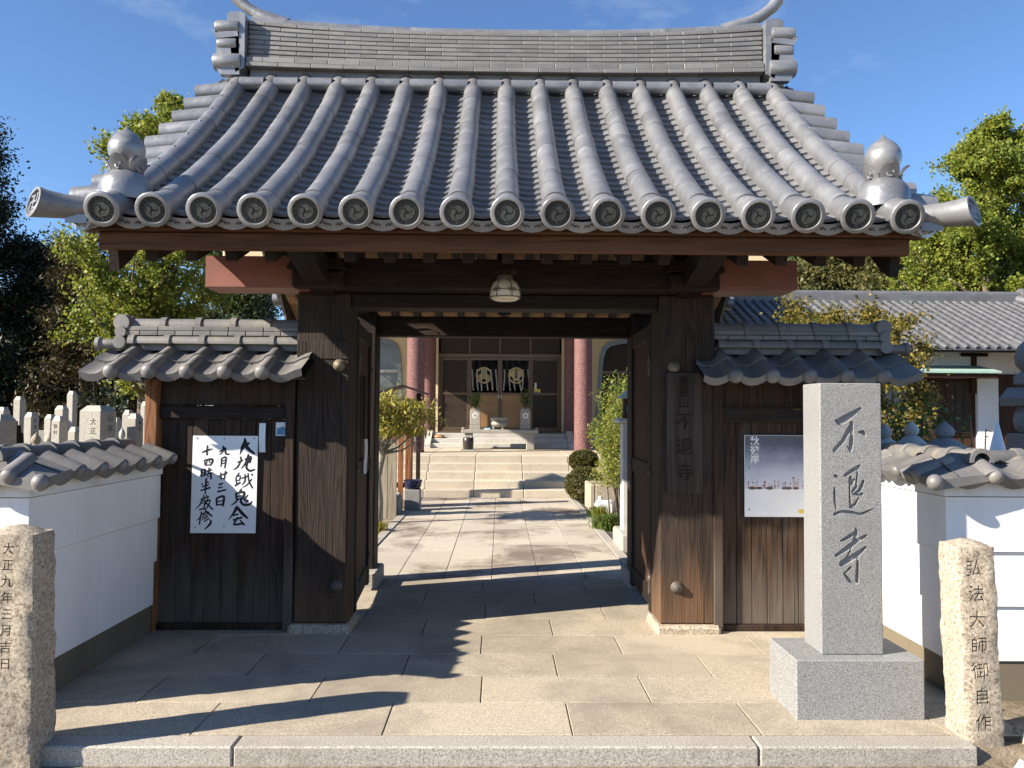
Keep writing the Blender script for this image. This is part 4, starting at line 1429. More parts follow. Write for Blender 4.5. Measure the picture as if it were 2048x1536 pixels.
# ================================================================== STONE PILLAR
pil = thing('stone_pillar', 'tall grey granite name pillar carved with three large brush characters', 'pillar', (1.76, 4.42, 0))
bx('plinth', 'granite', pil, 1.473, 2.115, 4.12, 4.53, -0.008, 0.292, 0.006)
PX0, PX1, PY0 = 1.635, 1.952, 4.21
m = MB().box(PX0, PX1, PY0, PY0 + 0.235, 0.2925, 1.668, 0.005)
shaft_me = m.mesh('shaft', 'granite')
S3 = [  # three characters, brush strokes as (x, y, width)
 [(150, 190, 26), (190, 197, 62), (270, 150, 52), (350, 96, 24)],
 [(285, 215, 26), (255, 262, 40), (210, 340, 36), (137, 422, 34)],
 [(276, 205, 34), (281, 300, 32), (273, 380, 40), (272, 426, 16)], [(240, 385, 9), (268, 425, 20)],
 [(328, 280, 8), (365, 280, 34), (393, 308, 20)],
 [(143, 612, 28), (166, 622, 20)],
 [(140, 700, 12), (142, 760, 24), (145, 820, 20), (155, 870, 7)],
 [(222, 612, 24), (280, 575, 34), (340, 540, 32)],
 [(327, 565, 14), (318, 650, 18), (308, 712, 13)],
 [(268, 622, 28), (275, 668, 42), (302, 640, 20)],
 [(262, 660, 16), (262, 740, 16), (268, 850, 20)],
 [(278, 742, 12), (300, 712, 30), (322, 690, 16)],
 [(373, 652, 30), (342, 720, 28), (286, 757, 12)],
 [(288, 755, 8), (330, 756, 18), (367, 752, 26)],
 [(263, 852, 24), (300, 832, 30), (336, 778, 13)],
 [(138, 907, 26), (200, 885, 22), (270, 890, 26), (340, 905, 26), (400, 885, 20), (462, 858, 4)],
 [(310, 1008, 9), (315, 1050, 34), (300, 1110, 34), (284, 1145, 13)],
 [(190, 1110, 15), (250, 1080, 32), (312, 1040, 28)],
 [(150, 1222, 24), (230, 1170, 40), (320, 1110, 38), (397, 1066, 26)],
 [(286, 1148, 12), (240, 1230, 20), (193, 1268, 20)],
 [(192, 1285, 44), (250, 1255, 52), (330, 1205, 44), (393, 1153, 20)],
 [(328, 1240, 22), (325, 1330, 30), (322, 1410, 32), (320, 1437, 13)],
 [(314, 1430, 20), (260, 1405, 30), (215, 1352, 12)],
 [(272, 1308, 26), (236, 1340, 18), (212, 1362, 9)],
]
def pillar_x(p): return PX0 + 0.317 * (p[0] - (21 + 14 * p[1] / 1536)) / 495.0
def pillar_z(p): return 1.668 - (p[1] / 3.84 + 25) / 537.0 * 1.375
cut = []
for st in S3:
    q = MB(); stroke_prism(q, stroke_outline(st), pillar_x, pillar_z, PY0 - 0.02, PY0 + 0.013)
    cut.append(q.mesh('stroke', 'granite'))
me = carve(shaft_me, cut, 'shaft')
put('shaft', me, pil, (0, 0, 0))

# ================================================================== ROUGH MARKER STONES
def rough_stone(name, x0, x1, y0, y1, z0, z1, mat, seed, amp=0.012, taper=0.0, lean=0.0, div=(10, 10, 44)):
    from mathutils import noise as mn
    bm = bmesh.new()
    bmesh.ops.create_cube(bm, size=1.0)
    me0 = bpy.data.meshes.new(name)
    nx, ny, nz = div
    m = MB()
    def face(fn, na, nb):
        v = [fn(i / na, j / nb) for j in range(nb + 1) for i in range(na + 1)]
        f = [(j * (na + 1) + i, j * (na + 1) + i + 1, (j + 1) * (na + 1) + i + 1, (j + 1) * (na + 1) + i) for j in range(nb) for i in range(na)]
        m.add(v, f)
    lx = lambda t: -1 + 2 * t
    face(lambda a, b_: (lx(a), -1, b_), nx, nz); face(lambda a, b_: (lx(a), 1, b_), nx, nz)
    face(lambda a, b_: (-1, lx(a), b_), ny, nz); face(lambda a, b_: (1, lx(a), b_), ny, nz)
    face(lambda a, b_: (lx(a), lx(b_), 1), nx, ny); face(lambda a, b_: (lx(a), lx(b_), 0), nx, ny)
    bm.free()
    hx, hy = (x1 - x0) / 2, (y1 - y0) / 2
    cx_, cy_ = (x0 + x1) / 2, (y0 + y1) / 2
    out = []
    for (u, v_, w_) in m.v:
        # rounded top and softened corners
        rr = 0.93
        cu = abs(u) ** 6 + abs(v_) ** 6
        if cu > 1:
            s_ = cu ** (-1 / 6); uu, vv = u * (0.35 + 0.65 * s_), v_ * (0.35 + 0.65 * s_)
        else:
            uu, vv = u, v_
        k_ = 1 - taper * w_
        top = max(0.0, (w_ - 0.955) / 0.045)
        k_ *= 1 - 0.13 * top ** 2.5
        x = cx_ + uu * hx * k_ + lean * (w_ - 0.0) * (z1 - z0)
        y = cy_ + vv * hy * k_
        z = z0 + (z1 - z0) * w_ - (0.018 * (u * u + v_ * v_) if w_ > 0.999 else 0)
        p = Vector((x, y, z))
        nrm = Vector((u if abs(u) > 0.99 else 0, v_ if abs(v_) > 0.99 else 0, 0.6 if w_ > 0.99 else 0))
        q = p * 7 + Vector((seed, seed * 2, 0))
        d = mn.noise(q) * amp + mn.noise(q * 3.1) * amp * 0.5 + mn.noise(q * 9.0) * amp * 0.35
        p = p + nrm.normalized() * d if nrm.length > 0 else p
        out.append(tuple(p))
    m.v = out
    me = m.mesh(name, mat, 45, merge=True)
    return me
lm = thing('stone_marker', 'weathered beige stone marker inscribed with a date, standing by the white wall', 'stone marker', (-2.16, 3.86, -0.12))
me = rough_stone('shaft', -2.275, -2.035, 3.70, 3.91, -0.14, 0.978, 'oldstone', 3.0, 0.011, 0.02, -0.012)
q = MB(); column_text(q, '大正九年三月吉日', 0.054, 0.0715, -2.160, 3.700, 0.925, 0.016, 0.0006, 0.002, lean=0.0)
cutm = q.mesh('letters', 'oldstone', merge=True)
q2 = MB(); rg = random.Random(8)            # worn chisel marks, no longer readable
for i in range(26):
    x = -2.235 + rg.uniform(0, 0.045); z_ = 0.37 - i * 0.0125; a_ = rg.uniform(-0.5, 0.9); l_ = rg.uniform(0.006, 0.016)
    stroke_prism(q2, stroke_outline([(x - l_ * math.cos(a_), z_ - l_ * math.sin(a_), 0.005), (x + l_ * math.cos(a_), z_ + l_ * math.sin(a_), 0.004)]), lambda p: p[0], lambda p: p[1], 3.68, 3.709)
cutm2 = q2.mesh('letters', 'oldstone')
put('shaft', carve(me, [cutm, cutm2], 'shaft'), lm, (0, 0, 0))
rm = thing('stone_marker', 'slim leaning stone marker carved with seven characters at the kerb end', 'stone marker', (2.27, 3.95, -0.12))
me = rough_stone('shaft', 2.175, 2.365, 3.86, 4.06, -0.16, 0.915, 'oldstone', 9.0, 0.010, 0.05, -0.035, (8, 8, 44))
q = MB(); column_text(q, '弘法大師御自作', 0.082, 0.118, 2.222, 3.864, 0.845, 0.013, 0.0008, 0.002, lean=0.040)
put('shaft', carve(me, [q.mesh('letters', 'oldstone', merge=True)], 'shaft'), rm, (0, 0, 0))
me = rough_stone('boulder', 2.43, 2.80, 3.74, 4.02, -0.16, 0.05, 'oldstone', 21.0, 0.03, 0.25, 0, (10, 10, 8))
tag(put('boulder', me, None, (0, 0, 0)), 'low rounded boulder lying beside the slim leaning marker', 'rock')
m = MB().box(-0.03, 0.03, -0.02, 0.02, -0.025, 0.025, 0.004, 0, frame((2.375, 3.76, -0.085), 0.1, R(38), 0.3))
tag(build(m, 'stone_chip', 'white'), 'small pale square stone chip at the foot of the leaning marker', 'stone')

# ================================================================== NOTICES ON THE WINGS
bp = thing('calligraphy_notice', 'white paper notice with three columns of black brush writing', 'notice', (-1.9, 5.83, 0.66))
NX0, NX1, NZ0, NZ1, NY = -2.128, -1.678, 0.664, 1.336, 5.789
m = MB()
v, f = [], []
nu, nv_ = 6, 8
for j in range(nv_ + 1):
    for i in range(nu + 1):
        u, w_ = i / nu, j / nv_
        v.append((NX0 + (NX1 - NX0) * u - 0.006 * (1 - w_), NY - 0.003 - 0.0007 * math.sin(u * 5 + w_ * 4) - (0.003 if (j == 0 and i in (0, nu)) else 0), NZ0 + (NZ1 - NZ0) * w_))
for j in range(nv_):
    for i in range(nu):
        f.append((j * (nu + 1) + i, j * (nu + 1) + i + 1, (j + 1) * (nu + 1) + i + 1, (j + 1) * (nu + 1) + i))
m.add(v, f)
build(m, 'sheet', 'paper', bp, 80)
BR = [
 [(690, 255, 14), (695, 320, 48), (668, 370, 42), (630, 468, 6)], [(650, 380, 26), (745, 320, 26)], [(700, 345, 40), (750, 405, 34), (818, 455, 22)],
 [(640, 495, 18), (655, 545, 22)], [(600, 565, 12), (668, 540, 20)], [(640, 560, 18), (600, 630, 18), (548, 658, 7)], [(740, 465, 22), (730, 540, 40), (690, 600, 20), (650, 645, 9)],
 [(700, 530, 24), (775, 492, 24)], [(775, 500, 28), (758, 565, 30)], [(735, 560, 22), (718, 630, 24), (760, 672, 26), (826, 655, 18)],
 [(625, 700, 14), (585, 770, 12), (602, 850, 16)], [(600, 740, 16), (640, 740, 14), (630, 792, 14), (600, 792, 12)], [(575, 865, 16), (642, 820, 18)], [(660, 770, 14), (742, 738, 16)],
 [(702, 715, 14), (702, 800, 18), (663, 852, 7)], [(740, 705, 16), (752, 800, 18), (800, 892, 18)], [(786, 780, 16), (730, 850, 14), (668, 884, 7)], [(786, 716, 22), (802, 732, 14)],
 [(662, 898, 9), (640, 935, 24)], [(590, 958, 22), (600, 1035, 22)], [(598, 958, 18), (692, 944, 26), (682, 1022, 24)], [(600, 1000, 13), (680, 990, 13)], [(605, 1036, 13), (682, 1022, 13)],
 [(622, 1030, 20), (580, 1080, 18), (523, 1117, 5)], [(662, 1020, 26), (655, 1070, 24), (700, 1107, 26), (770, 1097, 24), (792, 1058, 12)], [(742, 978, 10), (700, 1040, 20), (747, 1050, 16), (718, 1077, 14)],
 [(610, 1135, 40), (560, 1220, 22), (498, 1303, 6)], [(620, 1150, 30), (680, 1220, 34), (746, 1276, 20)], [(560, 1240, 18), (622, 1225, 20)], [(560, 1300, 18), (672, 1265, 22)],
 [(620, 1265, 18), (580, 1330, 22), (582, 1358, 20), (692, 1340, 24)], [(650, 1300, 16), (706, 1362, 20)],
 [(363, 432, 7), (432, 400, 20)], [(420, 365, 24), (415, 420, 18), (373, 468, 7)], [(430, 400, 20), (447, 385, 18), (445, 430, 18), (460, 461, 20), (500, 460, 12)],
 [(395, 520, 14), (395, 600, 12), (384, 622, 5)], [(400, 515, 14), (452, 500, 18), (450, 570, 16), (440, 637, 13)], [(400, 545, 12), (442, 540, 12)], [(400, 580, 12), (442, 572, 12)],
 [(353, 746, 10), (472, 698, 16)], [(390, 698, 12), (395, 772, 14)], [(452, 678, 14), (436, 782, 14)], [(395, 776, 12), (440, 770, 12)],
 [(375, 852, 22), (422, 833, 16)], [(365, 892, 16), (417, 880, 14)], [(358, 942, 20), (462, 914, 18)],
 [(345, 1028, 22), (350, 1112, 20)], [(345, 1025, 20), (437, 1000, 26), (427, 1122, 22)], [(355, 1066, 13), (425, 1055, 13)], [(355, 1110, 16), (422, 1100, 16)],
 [(148, 442, 11), (210, 415, 20), (277, 394, 11)], [(215, 352, 14), (210, 473, 18)],
 [(180, 540, 12), (190, 602, 14)], [(185, 540, 14), (277, 524, 20), (277, 570, 18), (254, 607, 11)], [(215, 535, 10), (204, 592, 9)], [(240, 530, 10), (246, 572, 11)], [(190, 606, 10), (256, 598, 12)],
 [(145, 668, 18), (150, 748, 18)], [(145, 670, 16), (192, 660, 18), (186, 737, 18)], [(150, 706, 11), (186, 700, 11)], [(150, 746, 13), (192, 735, 13)], [(215, 680, 14), (272, 660, 16)],
 [(242, 638, 16), (240, 712, 14)], [(204, 722, 13), (287, 700, 16)], [(265, 704, 18), (270, 777, 20)], [(225, 735, 16), (236, 752, 11)],
 [(150, 838, 14), (165, 855, 14)], [(210, 772, 20), (205, 860, 20), (200, 972, 13)], [(225, 815, 14), (240, 832, 14)], [(160, 882, 14), (237, 854, 18)], [(143, 927, 16), (262, 888, 20)],
 [(180, 988, 14), (186, 1022, 18)], [(216, 983, 14), (216, 1016, 14)], [(150, 1036, 16), (247, 1004, 16)], [(165, 1030, 18), (140, 1100, 16), (78, 1167, 5)], [(170, 1060, 16), (202, 1050, 14), (190, 1142, 16)],
 [(160, 1090, 11), (200, 1080, 11)], [(130, 1170, 16), (197, 1150, 16)], [(237, 1028, 16), (204, 1102, 13)], [(215, 1070, 14), (267, 1050, 14), (220, 1150, 14), (178, 1177, 7)], [(220, 1090, 16), (300, 1167, 18)],
 [(160, 1198, 18), (140, 1270, 16), (93, 1307, 7)], [(145, 1260, 18), (135, 1357, 16)], [(180, 1213, 12), (170, 1302, 11)], [(217, 1178, 20), (190, 1237, 16)], [(215, 1190, 22), (292, 1252, 18)],
 [(252, 1198, 14), (188, 1272, 11)], [(242, 1250, 16), (193, 1292, 13)], [(257, 1280, 16), (193, 1322, 13)], [(277, 1300, 18), (270, 1350, 26), (203, 1417, 12)],
]
m = MB()
BR = [[(x_, y_, w_ * 1.2) for x_, y_, w_ in st] for st in BR]
for i, st in enumerate(BR):
    y = NY - 0.0040 - 0.000004 * i
    stroke_prism(m, stroke_outline(st), lambda p: NX0 + (NX1 - NX0) * (p[0] - 30) / 830.0, lambda p: NZ1 - (NZ1 - NZ0) * (p[1] - 228) / 1238.0, y, y + 0.0004)
build(m, 'brush_writing', 'ink', bp)
m = MB()
for u, w_ in ((0.06, 0.975), (0.48, 0.97), (0.94, 0.975), (0.06, 0.06), (0.5, 0.07)):
    m.sphere((NX0 + (NX1 - NX0) * u, NY - 0.004, NZ0 + (NZ1 - NZ0) * w_), 0.005, 8, 5)
build(m, 'pins', 'iron', bp, 60)
sl = thing('notice_slip', 'narrow white paper slip pinned beside the brush-written notice', 'notice', (-1.65, 5.83, 1.22))
m = MB(); v = []
for i in range(5):
    z_ = 1.425 - 0.0505 * i
    v += [(-1.672, 5.790 - 0.006 * math.sin(i), z_), (-1.626, 5.786 - 0.010 * math.sin(i * 0.8), z_)]
m.add(v, [(2 * i, 2 * i + 1, 2 * i + 3, 2 * i + 2) for i in range(4)])
build(m, 'sheet', 'paper', sl, 80)
st_ = thing('door_sticker', 'small square blue and white sticker on the dark planks', 'sticker', (-1.53, 5.83, 1.34))
bx('sheet', 'white', st_, -1.558, -1.484, 5.7905, 5.7945, 1.338, 1.432, 0.001)
m = MB().box(-1.552, -1.490, 5.7895, 5.7904, 1.346, 1.392, 0)
m.prism([(-1.545, 1.392), (-1.500, 1.392), (-1.505, 1.404), (-1.52, 1.399)], 'y', 5.7892, 5.7903)
build(m, 'blue_print', 'blueprint', st_)

rp = thing('autumn_poster', 'printed poster of dusk sky over red flowers with white lower half', 'poster', (1.95, 5.83, 0.79))
QX0, QX1, QZ0, QZ1, QY = 1.715, 2.175, 0.792, 1.362, 5.791
k = NT('poster_dusk_print')
sp = k.new('ShaderNodeSeparateXYZ'); k.link(k.tc.outputs['Generated'], sp.inputs[0])
nn_ = k.noise(k.coords((3, 1, 5), rnd=False, src='Generated'), 1.0, 4)
ff = k.math('ADD', sp.outputs['Z'], k.math('MULTIPLY', k.math('SUBTRACT', nn_, 0.5), 0.45))
cc = k.ramp(ff, [(0.05, (0.62, 0.62, 0.70)), (0.35, (0.42, 0.45, 0.52)), (0.62, (0.23, 0.25, 0.31)), (0.85, (0.09, 0.095, 0.13)), (1.0, (0.12, 0.11, 0.10))])
M['dusk'] = k.out(cc, 0.5, 0.4)
zm = QZ0 + (QZ1 - QZ0) * 0.34
bx('sheet', 'paper', rp, QX0, QX1, QY - 0.004, QY, QZ0, QZ1, 0.0)
bx('dusk_print', 'dusk', rp, QX0 + 0.004, QX1 - 0.004, QY - 0.0052, QY - 0.0042, zm, QZ1 - 0.003, 0.0)
m = MB(); column_text(m, '秋彼岸', 0.066, 0.064, QX0 + 0.072, QY - 0.0062, QZ1 - 0.012, 0.0003, 0.0012)
build(m, 'lettering', 'white', rp)
m = MB(); rg = random.Random(5)
for i in range(34):
    x = rg.uniform(QX0 + 0.012, QX1 - 0.012); h = rg.uniform(0.012, 0.055) * (1.5 if x > 2.05 else 1)
    m.box(x - 0.0008, x + 0.0008, QY - 0.0062 - i * 2e-5, QY - 0.0058, zm + 0.001, zm + h)
    m.add(*(lambda b: (b.v, b.f))(MB().lathe([(0.001, 0), (rg.uniform(0.004, 0.008), 0)], 8, frame((x, QY - 0.0064 - i * 2e-5, zm + h), R(90)) @ Matrix.Diagonal((1, 0.55, 1, 1)))), rg.choice((0, 1)))
for i in range(7):
    x = rg.uniform(QX0 + 0.03, QX1 - 0.03)
    m.lathe([(0.001, 0), (rg.uniform(0.010, 0.022), 0)], 12, frame((x, QY - 0.0060 - i * 3e-5, zm + 0.006), R(90)) @ Matrix.Diagonal((1.4, 0.6, 1, 1)), rg.choice((0, 1)))
build(m, 'flower_print', ['redprint', 'faded_ink'], rp)
m = MB().lathe([(0.001, 0), (0.03, 0)], 10, frame((2.115, QY - 0.0048, QZ0 + 0.038), R(90)) @ Matrix.Diagonal((0.9, 0.5, 1, 1)))
build(m, 'yellow_mark', 'yellow', rp)
m = MB()
for u, w_ in ((0.07, 0.09), (0.07, 0.60), (0.85, 0.95)):
    m.sphere((QX0 + (QX1 - QX0) * u, QY - 0.006, QZ0 + (QZ1 - QZ0) * w_), 0.005, 8, 5)
build(m, 'pins', 'iron', rp, 60)
# ================================================================== TEMPLE HALL
TZ = 0.685
terr = structure(put('terrace', MB().box(-6.2, 6.2, 16.64, 30.0, -0.1, TZ - 0.006).mesh('terrace_bed', 'stepstone'), None))
for i in range(13):
    for j in range(5):
        x0 = -5.86 + i * 0.9
        y0 = 16.65 + j * 0.75
        put('paving_slab', slab_mesh(SC, 0.895, 0.745, 0.05, 'stepstone', 0.004), terr, (x0 + 0.45, y0 + 0.375, TZ + random.uniform(-0.001, 0.001)))
st5 = thing('stone_stairway', 'five broad cream stone steps leading up to the temple hall', 'steps', (0, 15.6, 0))
for k_ in range(5):
    y0 = 14.9 + 0.35 * k_
    for i in range(5):
        x0 = -2.26 + 0.9 * i
        bx('step_block', 'stepstone', st5, x0 + 0.002, x0 + 0.898, y0, y0 + 0.36 if k_ < 4 else 16.645, -0.05, 0.137 * (k_ + 1), 0.012)

hall = thing('temple_hall', 'cream temple hall with red terrazzo columns and bronze glazed doors', 'building', (0, 21.5, 0))
for x, y, r_ in ((-1.77, 17.4, 0.187), (1.74, 17.3, 0.187), (-1.79, 20.7, 0.185), (1.79, 20.7, 0.185)):
    m = MB().lathe([(r_ + 0.012, 0), (r_ + 0.012, 0.02), (r_, 0.03), (r_, 4.6 - TZ), (0.001, 4.6 - TZ)], 32, Matrix.Translation((x, y, TZ)))
    build(m, 'column', 'column', hall, 50)
bx('floor', 'granite', hall, -4.9, 4.9, 20.32, 29.6, 0.2, 1.02, 0.01)
# facade wall pieces round the doors and bell-shaped windows
FY = 21.5
def W(x0, x1, z0, z1, mat='cream', y0=None, y1=None, name='wall'):
    return bx(name, mat, hall, x0, x1, FY + 0.06 if y0 is None else y0, FY + 0.26 if y1 is None else y1, z0, z1, 0.0)
bell = [(1.05, 1.02), (0.97, 1.9), (0.93, 2.7), (0.90, 3.05), (0.83, 3.26), (0.70, 3.38), (0.45, 3.44), (0.0, 3.50)]
for sx in (-1, 1):
    cxw = sx * 3.50
    # wall with a bell-shaped opening: strips left and right of the opening, plus the top
    x_in, x_out = sx * 1.62, sx * 5.0
    for side in (-1, 1):
        xb = x_in if side * sx < 0 else x_out
        pl = [(xb, 1.02)] + [(cxw + side * a, z_) for a, z_ in bell] + [(cxw, 4.6), (xb, 4.6)]
        build(MB().prism(pl, 'y', FY + 0.06, FY + 0.26), 'wall', 'cream', hall)
    wn_ = put('window', None, hall, (cxw, FY, 1.02))
    pts = [(cxw - a, z_) for a, z_ in bell] + [(cxw + a, z_) for a, z_ in bell[::-1][1:]]
    ins = [(cxw + (p[0] - cxw) * 0.89, 1.02 + (p[1] - 1.02) * 0.955) for p in pts]
    m = MB()
    n = len(pts)
    v = [(p[0], FY, p[1]) for p in pts] + [(p[0], FY, p[1]) for p in ins] + [(p[0], FY + 0.2, p[1]) for p in pts] + [(p[0], FY + 0.2, p[1]) for p in ins]
    f = []
    for i in range(n - 1):
        f += [(i, i + 1, n + i + 1, n + i), (n + i, n + i + 1, 3 * n + i + 1, 3 * n + i), (i + 1, i, 2 * n + i, 2 * n + i + 1)]
    m.add(v, f)
    build(m, 'frame', 'greypane', wn_)
    m = MB(); m.add([(p[0], FY + 0.12, p[1]) for p in ins], [tuple(range(n))])
    build(m, 'pane', 'greypane' if sx < 0 else 'darkpane', wn_)
    bx('bar', 'dolomite' if sx < 0 else 'bronze', wn_, cxw - 0.85, cxw + 0.85, FY + 0.07, FY + 0.118, 2.56, 2.64, 0.004)
bx('cream_jamb', 'cream', hall, -1.70, -1.60, FY - 0.06, FY + 0.055, 1.02, 4.6, 0.004)
bx('cream_jamb', 'cream', hall, 1.60, 1.70, FY - 0.06, FY + 0.055, 1.02, 4.6, 0.004)
W(-1.62, 1.62, 3.55, 4.6, 'darkpane', FY + 0.10, FY + 0.2)
# bronze frame
fr_ = bx('door_frame', 'bronze', hall, -1.6, 1.6, FY - 0.03, FY + 0.05, 2.96, 3.06, 0.005)
bx('head', 'bronze', fr_, -1.6, 1.6, FY - 0.03, FY + 0.05, 3.50, 3.56, 0.005)
bx('sill', 'bronze', fr_, -1.6, 1.6, FY - 0.03, FY + 0.05, 1.022, 1.07, 0.005)
for x in (-1.575, 1.575):
    bx('stile', 'bronze', fr_, x - 0.025, x + 0.025, FY - 0.028, FY + 0.048, 1.07, 2.958, 0.004)
for x in (-0.79, 0.0, 0.79):
    bx('mullion', 'bronze', fr_, x - 0.02, x + 0.02, FY - 0.02, FY + 0.05, 3.062, 3.498, 0.004)
for i in range(4):
    a = (-1.55, -0.77, 0.02, 0.79)[i]; b_ = (-0.81, -0.02, 0.77, 1.55)[i]
    bx('transom_pane', 'darkpane', fr_, a, b_, FY + 0.01, FY + 0.02, 3.065, 3.495, 0.0)
for i, (a, b_) in enumerate(((-1.548, -0.80), (-0.795, -0.004), (0.004, 0.795), (0.80, 1.548))):
    d = put('door_leaf', None, hall, ((a + b_) / 2, FY, 1.07))
    yy = FY - 0.015 if i in (1, 2) else FY + 0.015
    for x0, x1 in ((a, a + 0.055), (b_ - 0.055, b_)):
        bx('stile', 'bronze', d, x0, x1, yy - 0.02, yy + 0.02, 1.072, 2.955, 0.004)
    for z0, z1 in ((1.072, 1.15), (1.99, 2.05), (2.89, 2.955)):
        bx('rail', 'bronze', d, a + 0.057, b_ - 0.057, yy - 0.018, yy + 0.018, z0, z1, 0.004)
    if i in (1, 2):
        bx('lower_panel', 'doorpanel', d, a + 0.057, b_ - 0.057, yy - 0.006, yy + 0.006, 1.152, 1.988, 0.0)
        bx('glass', 'glass', d, a + 0.057, b_ - 0.057, yy - 0.002, yy + 0.002, 2.052, 2.888, 0.0)
        bx('handle', 'white', d, (b_ - 0.04 if i == 1 else a + 0.02), (b_ - 0.02 if i == 1 else a + 0.04), yy - 0.04, yy - 0.02, 1.90, 1.985, 0.004)
    else:
        bx('lower_panel', 'darkpane', d, a + 0.057, b_ - 0.057, yy - 0.006, yy + 0.006, 1.152, 1.988, 0.0)
        bx('pane', 'darkpane', d, a + 0.057, b_ - 0.057, yy - 0.004, yy + 0.004, 2.052, 2.888, 0.0)
# curtains with crests behind the glass
for i, x in enumerate((-0.42, 0.42)):
    cu = thing('crest_curtain', ('navy door curtain with gold heart-leaf crest and white reflection streaks', 'navy door curtain with gold drooping-fan crest and white reflection streaks')[i], 'curtain', (x, FY + 0.06, 2.1))
    m = MB(); v = []
    for q in range(25):
        xx = x - 0.36 + 0.72 * q / 24
        v += [(xx, FY + 0.055 + 0.008 * math.sin(q * 1.3), 2.88), (xx, FY + 0.055 + 0.014 * math.sin(q * 1.3), 2.06 + (0.12 if q % 5 else 0.10))]
    m.add(v, [(2 * q, 2 * q + 2, 2 * q + 3, 2 * q + 1) for q in range(24)])
    build(m, 'cloth', 'curtain', cu, 80)
    m = MB()
    Xf = frame((x, FY + 0.036, 2.50), R(90))
    m.lathe([(0.175, 0), (0.212, 0)], 32, Xf)
    if i == 0:
        for q in range(3):
            a = PI / 2 + q * 2 * PI / 3
            m.lathe([(0.001, 0.001), (0.078, 0.001)], 16, frame((x + 0.085 * math.cos(a), FY + 0.036, 2.50 + 0.085 * math.sin(a)), R(90)))
    else:
        for q in range(9):
            a = R(20 + 17.5 * q)
            m.add([(x, FY + 0.0355, 2.42), (x + 0.20 * math.cos(a - 0.13), FY + 0.0355, 2.46 + 0.20 * math.sin(a - 0.13)), (x + 0.20 * math.cos(a + 0.13), FY + 0.0355, 2.46 + 0.20 * math.sin(a + 0.13))], [(0, 1, 2)])
        m.lathe([(0.001, 0.001), (0.10, 0.001)], 20, frame((x, FY + 0.036, 2.46), R(90)))
    build(m, 'gold_crest', 'gold', cu)
    m = MB()
    for q in range(3):
        a = PI / 2 + q * 2 * PI / 3
        if i == 0:
            m.lathe([(0.001, 0), (0.02, 0)], 10, frame((x + 0.085 * math.cos(a), FY + 0.033, 2.50 + 0.085 * math.sin(a)), R(90)))
            m.lathe([(0.048, 0), (0.058, 0)], 14, frame((x + 0.085 * math.cos(a), FY + 0.033, 2.50 + 0.085 * math.sin(a)), R(90)))
        else:
            m.lathe([(0.001, 0), (0.02 + 0.006 * q, 0)], 10, frame((x, FY + 0.033, 2.62 - 0.075 * q), R(90)) @ Matrix.Diagonal((0.8, 1.5, 1, 1)))
    build(m, 'crest_detail', 'ink', cu)
    m = MB()
    for q in range(6):
        xx = x - 0.31 + 0.125 * q
        ph = random.uniform(-0.05, 0.05)
        pts = [(xx + ph * t * t * 1.4 + 0.01 * math.sin(t * 5 + q), FY + 0.024, 2.66 - 0.56 * t) for t in np.linspace(0, 1, 7)]
        m.tube(pts, 0.018, 6)
    build(m, 'reflection_streaks', 'white_streak', cu, 60)  # wavy white reflections, modelled as solid white tubes
# eave slab, roof
bx('eave_slab', 'cream', hall, -5.52, 5.42, 16.4, 30.0, 4.56, 4.79, 0.02)
m = MB()
ev = [(-5.56, 16.36, 4.80), (5.46, 16.36, 4.80), (5.46, 30.4, 4.80), (-5.56, 30.4, 4.80), (-3.2, 23.0, 7.4), (3.1, 23.0, 7.4)]
m.add(ev, [(0, 1, 5, 4), (1, 2, 5), (2, 3, 4, 5), (3, 0, 4), (0, 3, 2, 1)])
build(m, 'hall_roof', 'tile_house', hall)
for x0, x1, y0, y1 in ((-5.0, -4.8, 21.78, 29.5), (4.8, 5.0, 21.78, 29.5), (-4.79, 4.79, 29.3, 29.5)):
    bx('wall', 'cream', hall, x0, x1, y0, y1, 1.022, 4.555, 0.0)
bx('inner_beam', 'brownX', hall, -4.4, 4.4, 17.2, 17.4, 4.40, 4.555, 0.01)

# three granite steps with sloping cheeks
st3 = thing('granite_stairs', 'three grey granite steps with sloping cheek stones before the hall doors', 'steps', (0, 19.9, TZ))
for i in range(3):
    bx('step', 'dolomite', st3, -1.62, 1.62, 19.55 + 0.26 * i, 20.318, TZ + 0.002, TZ + 0.112 * (i + 1), 0.008)
for sx in (-1, 1):
    pl = [(19.45, TZ + 0.002), (19.45, TZ + 0.10), (20.10, TZ + 0.40), (20.315, TZ + 0.40), (20.315, TZ + 0.002)]
    build(MB().prism(pl, 'x', sx * 1.62 + sx * 0.004, sx * 1.76), 'cheek_stone', 'dolomite', st3)

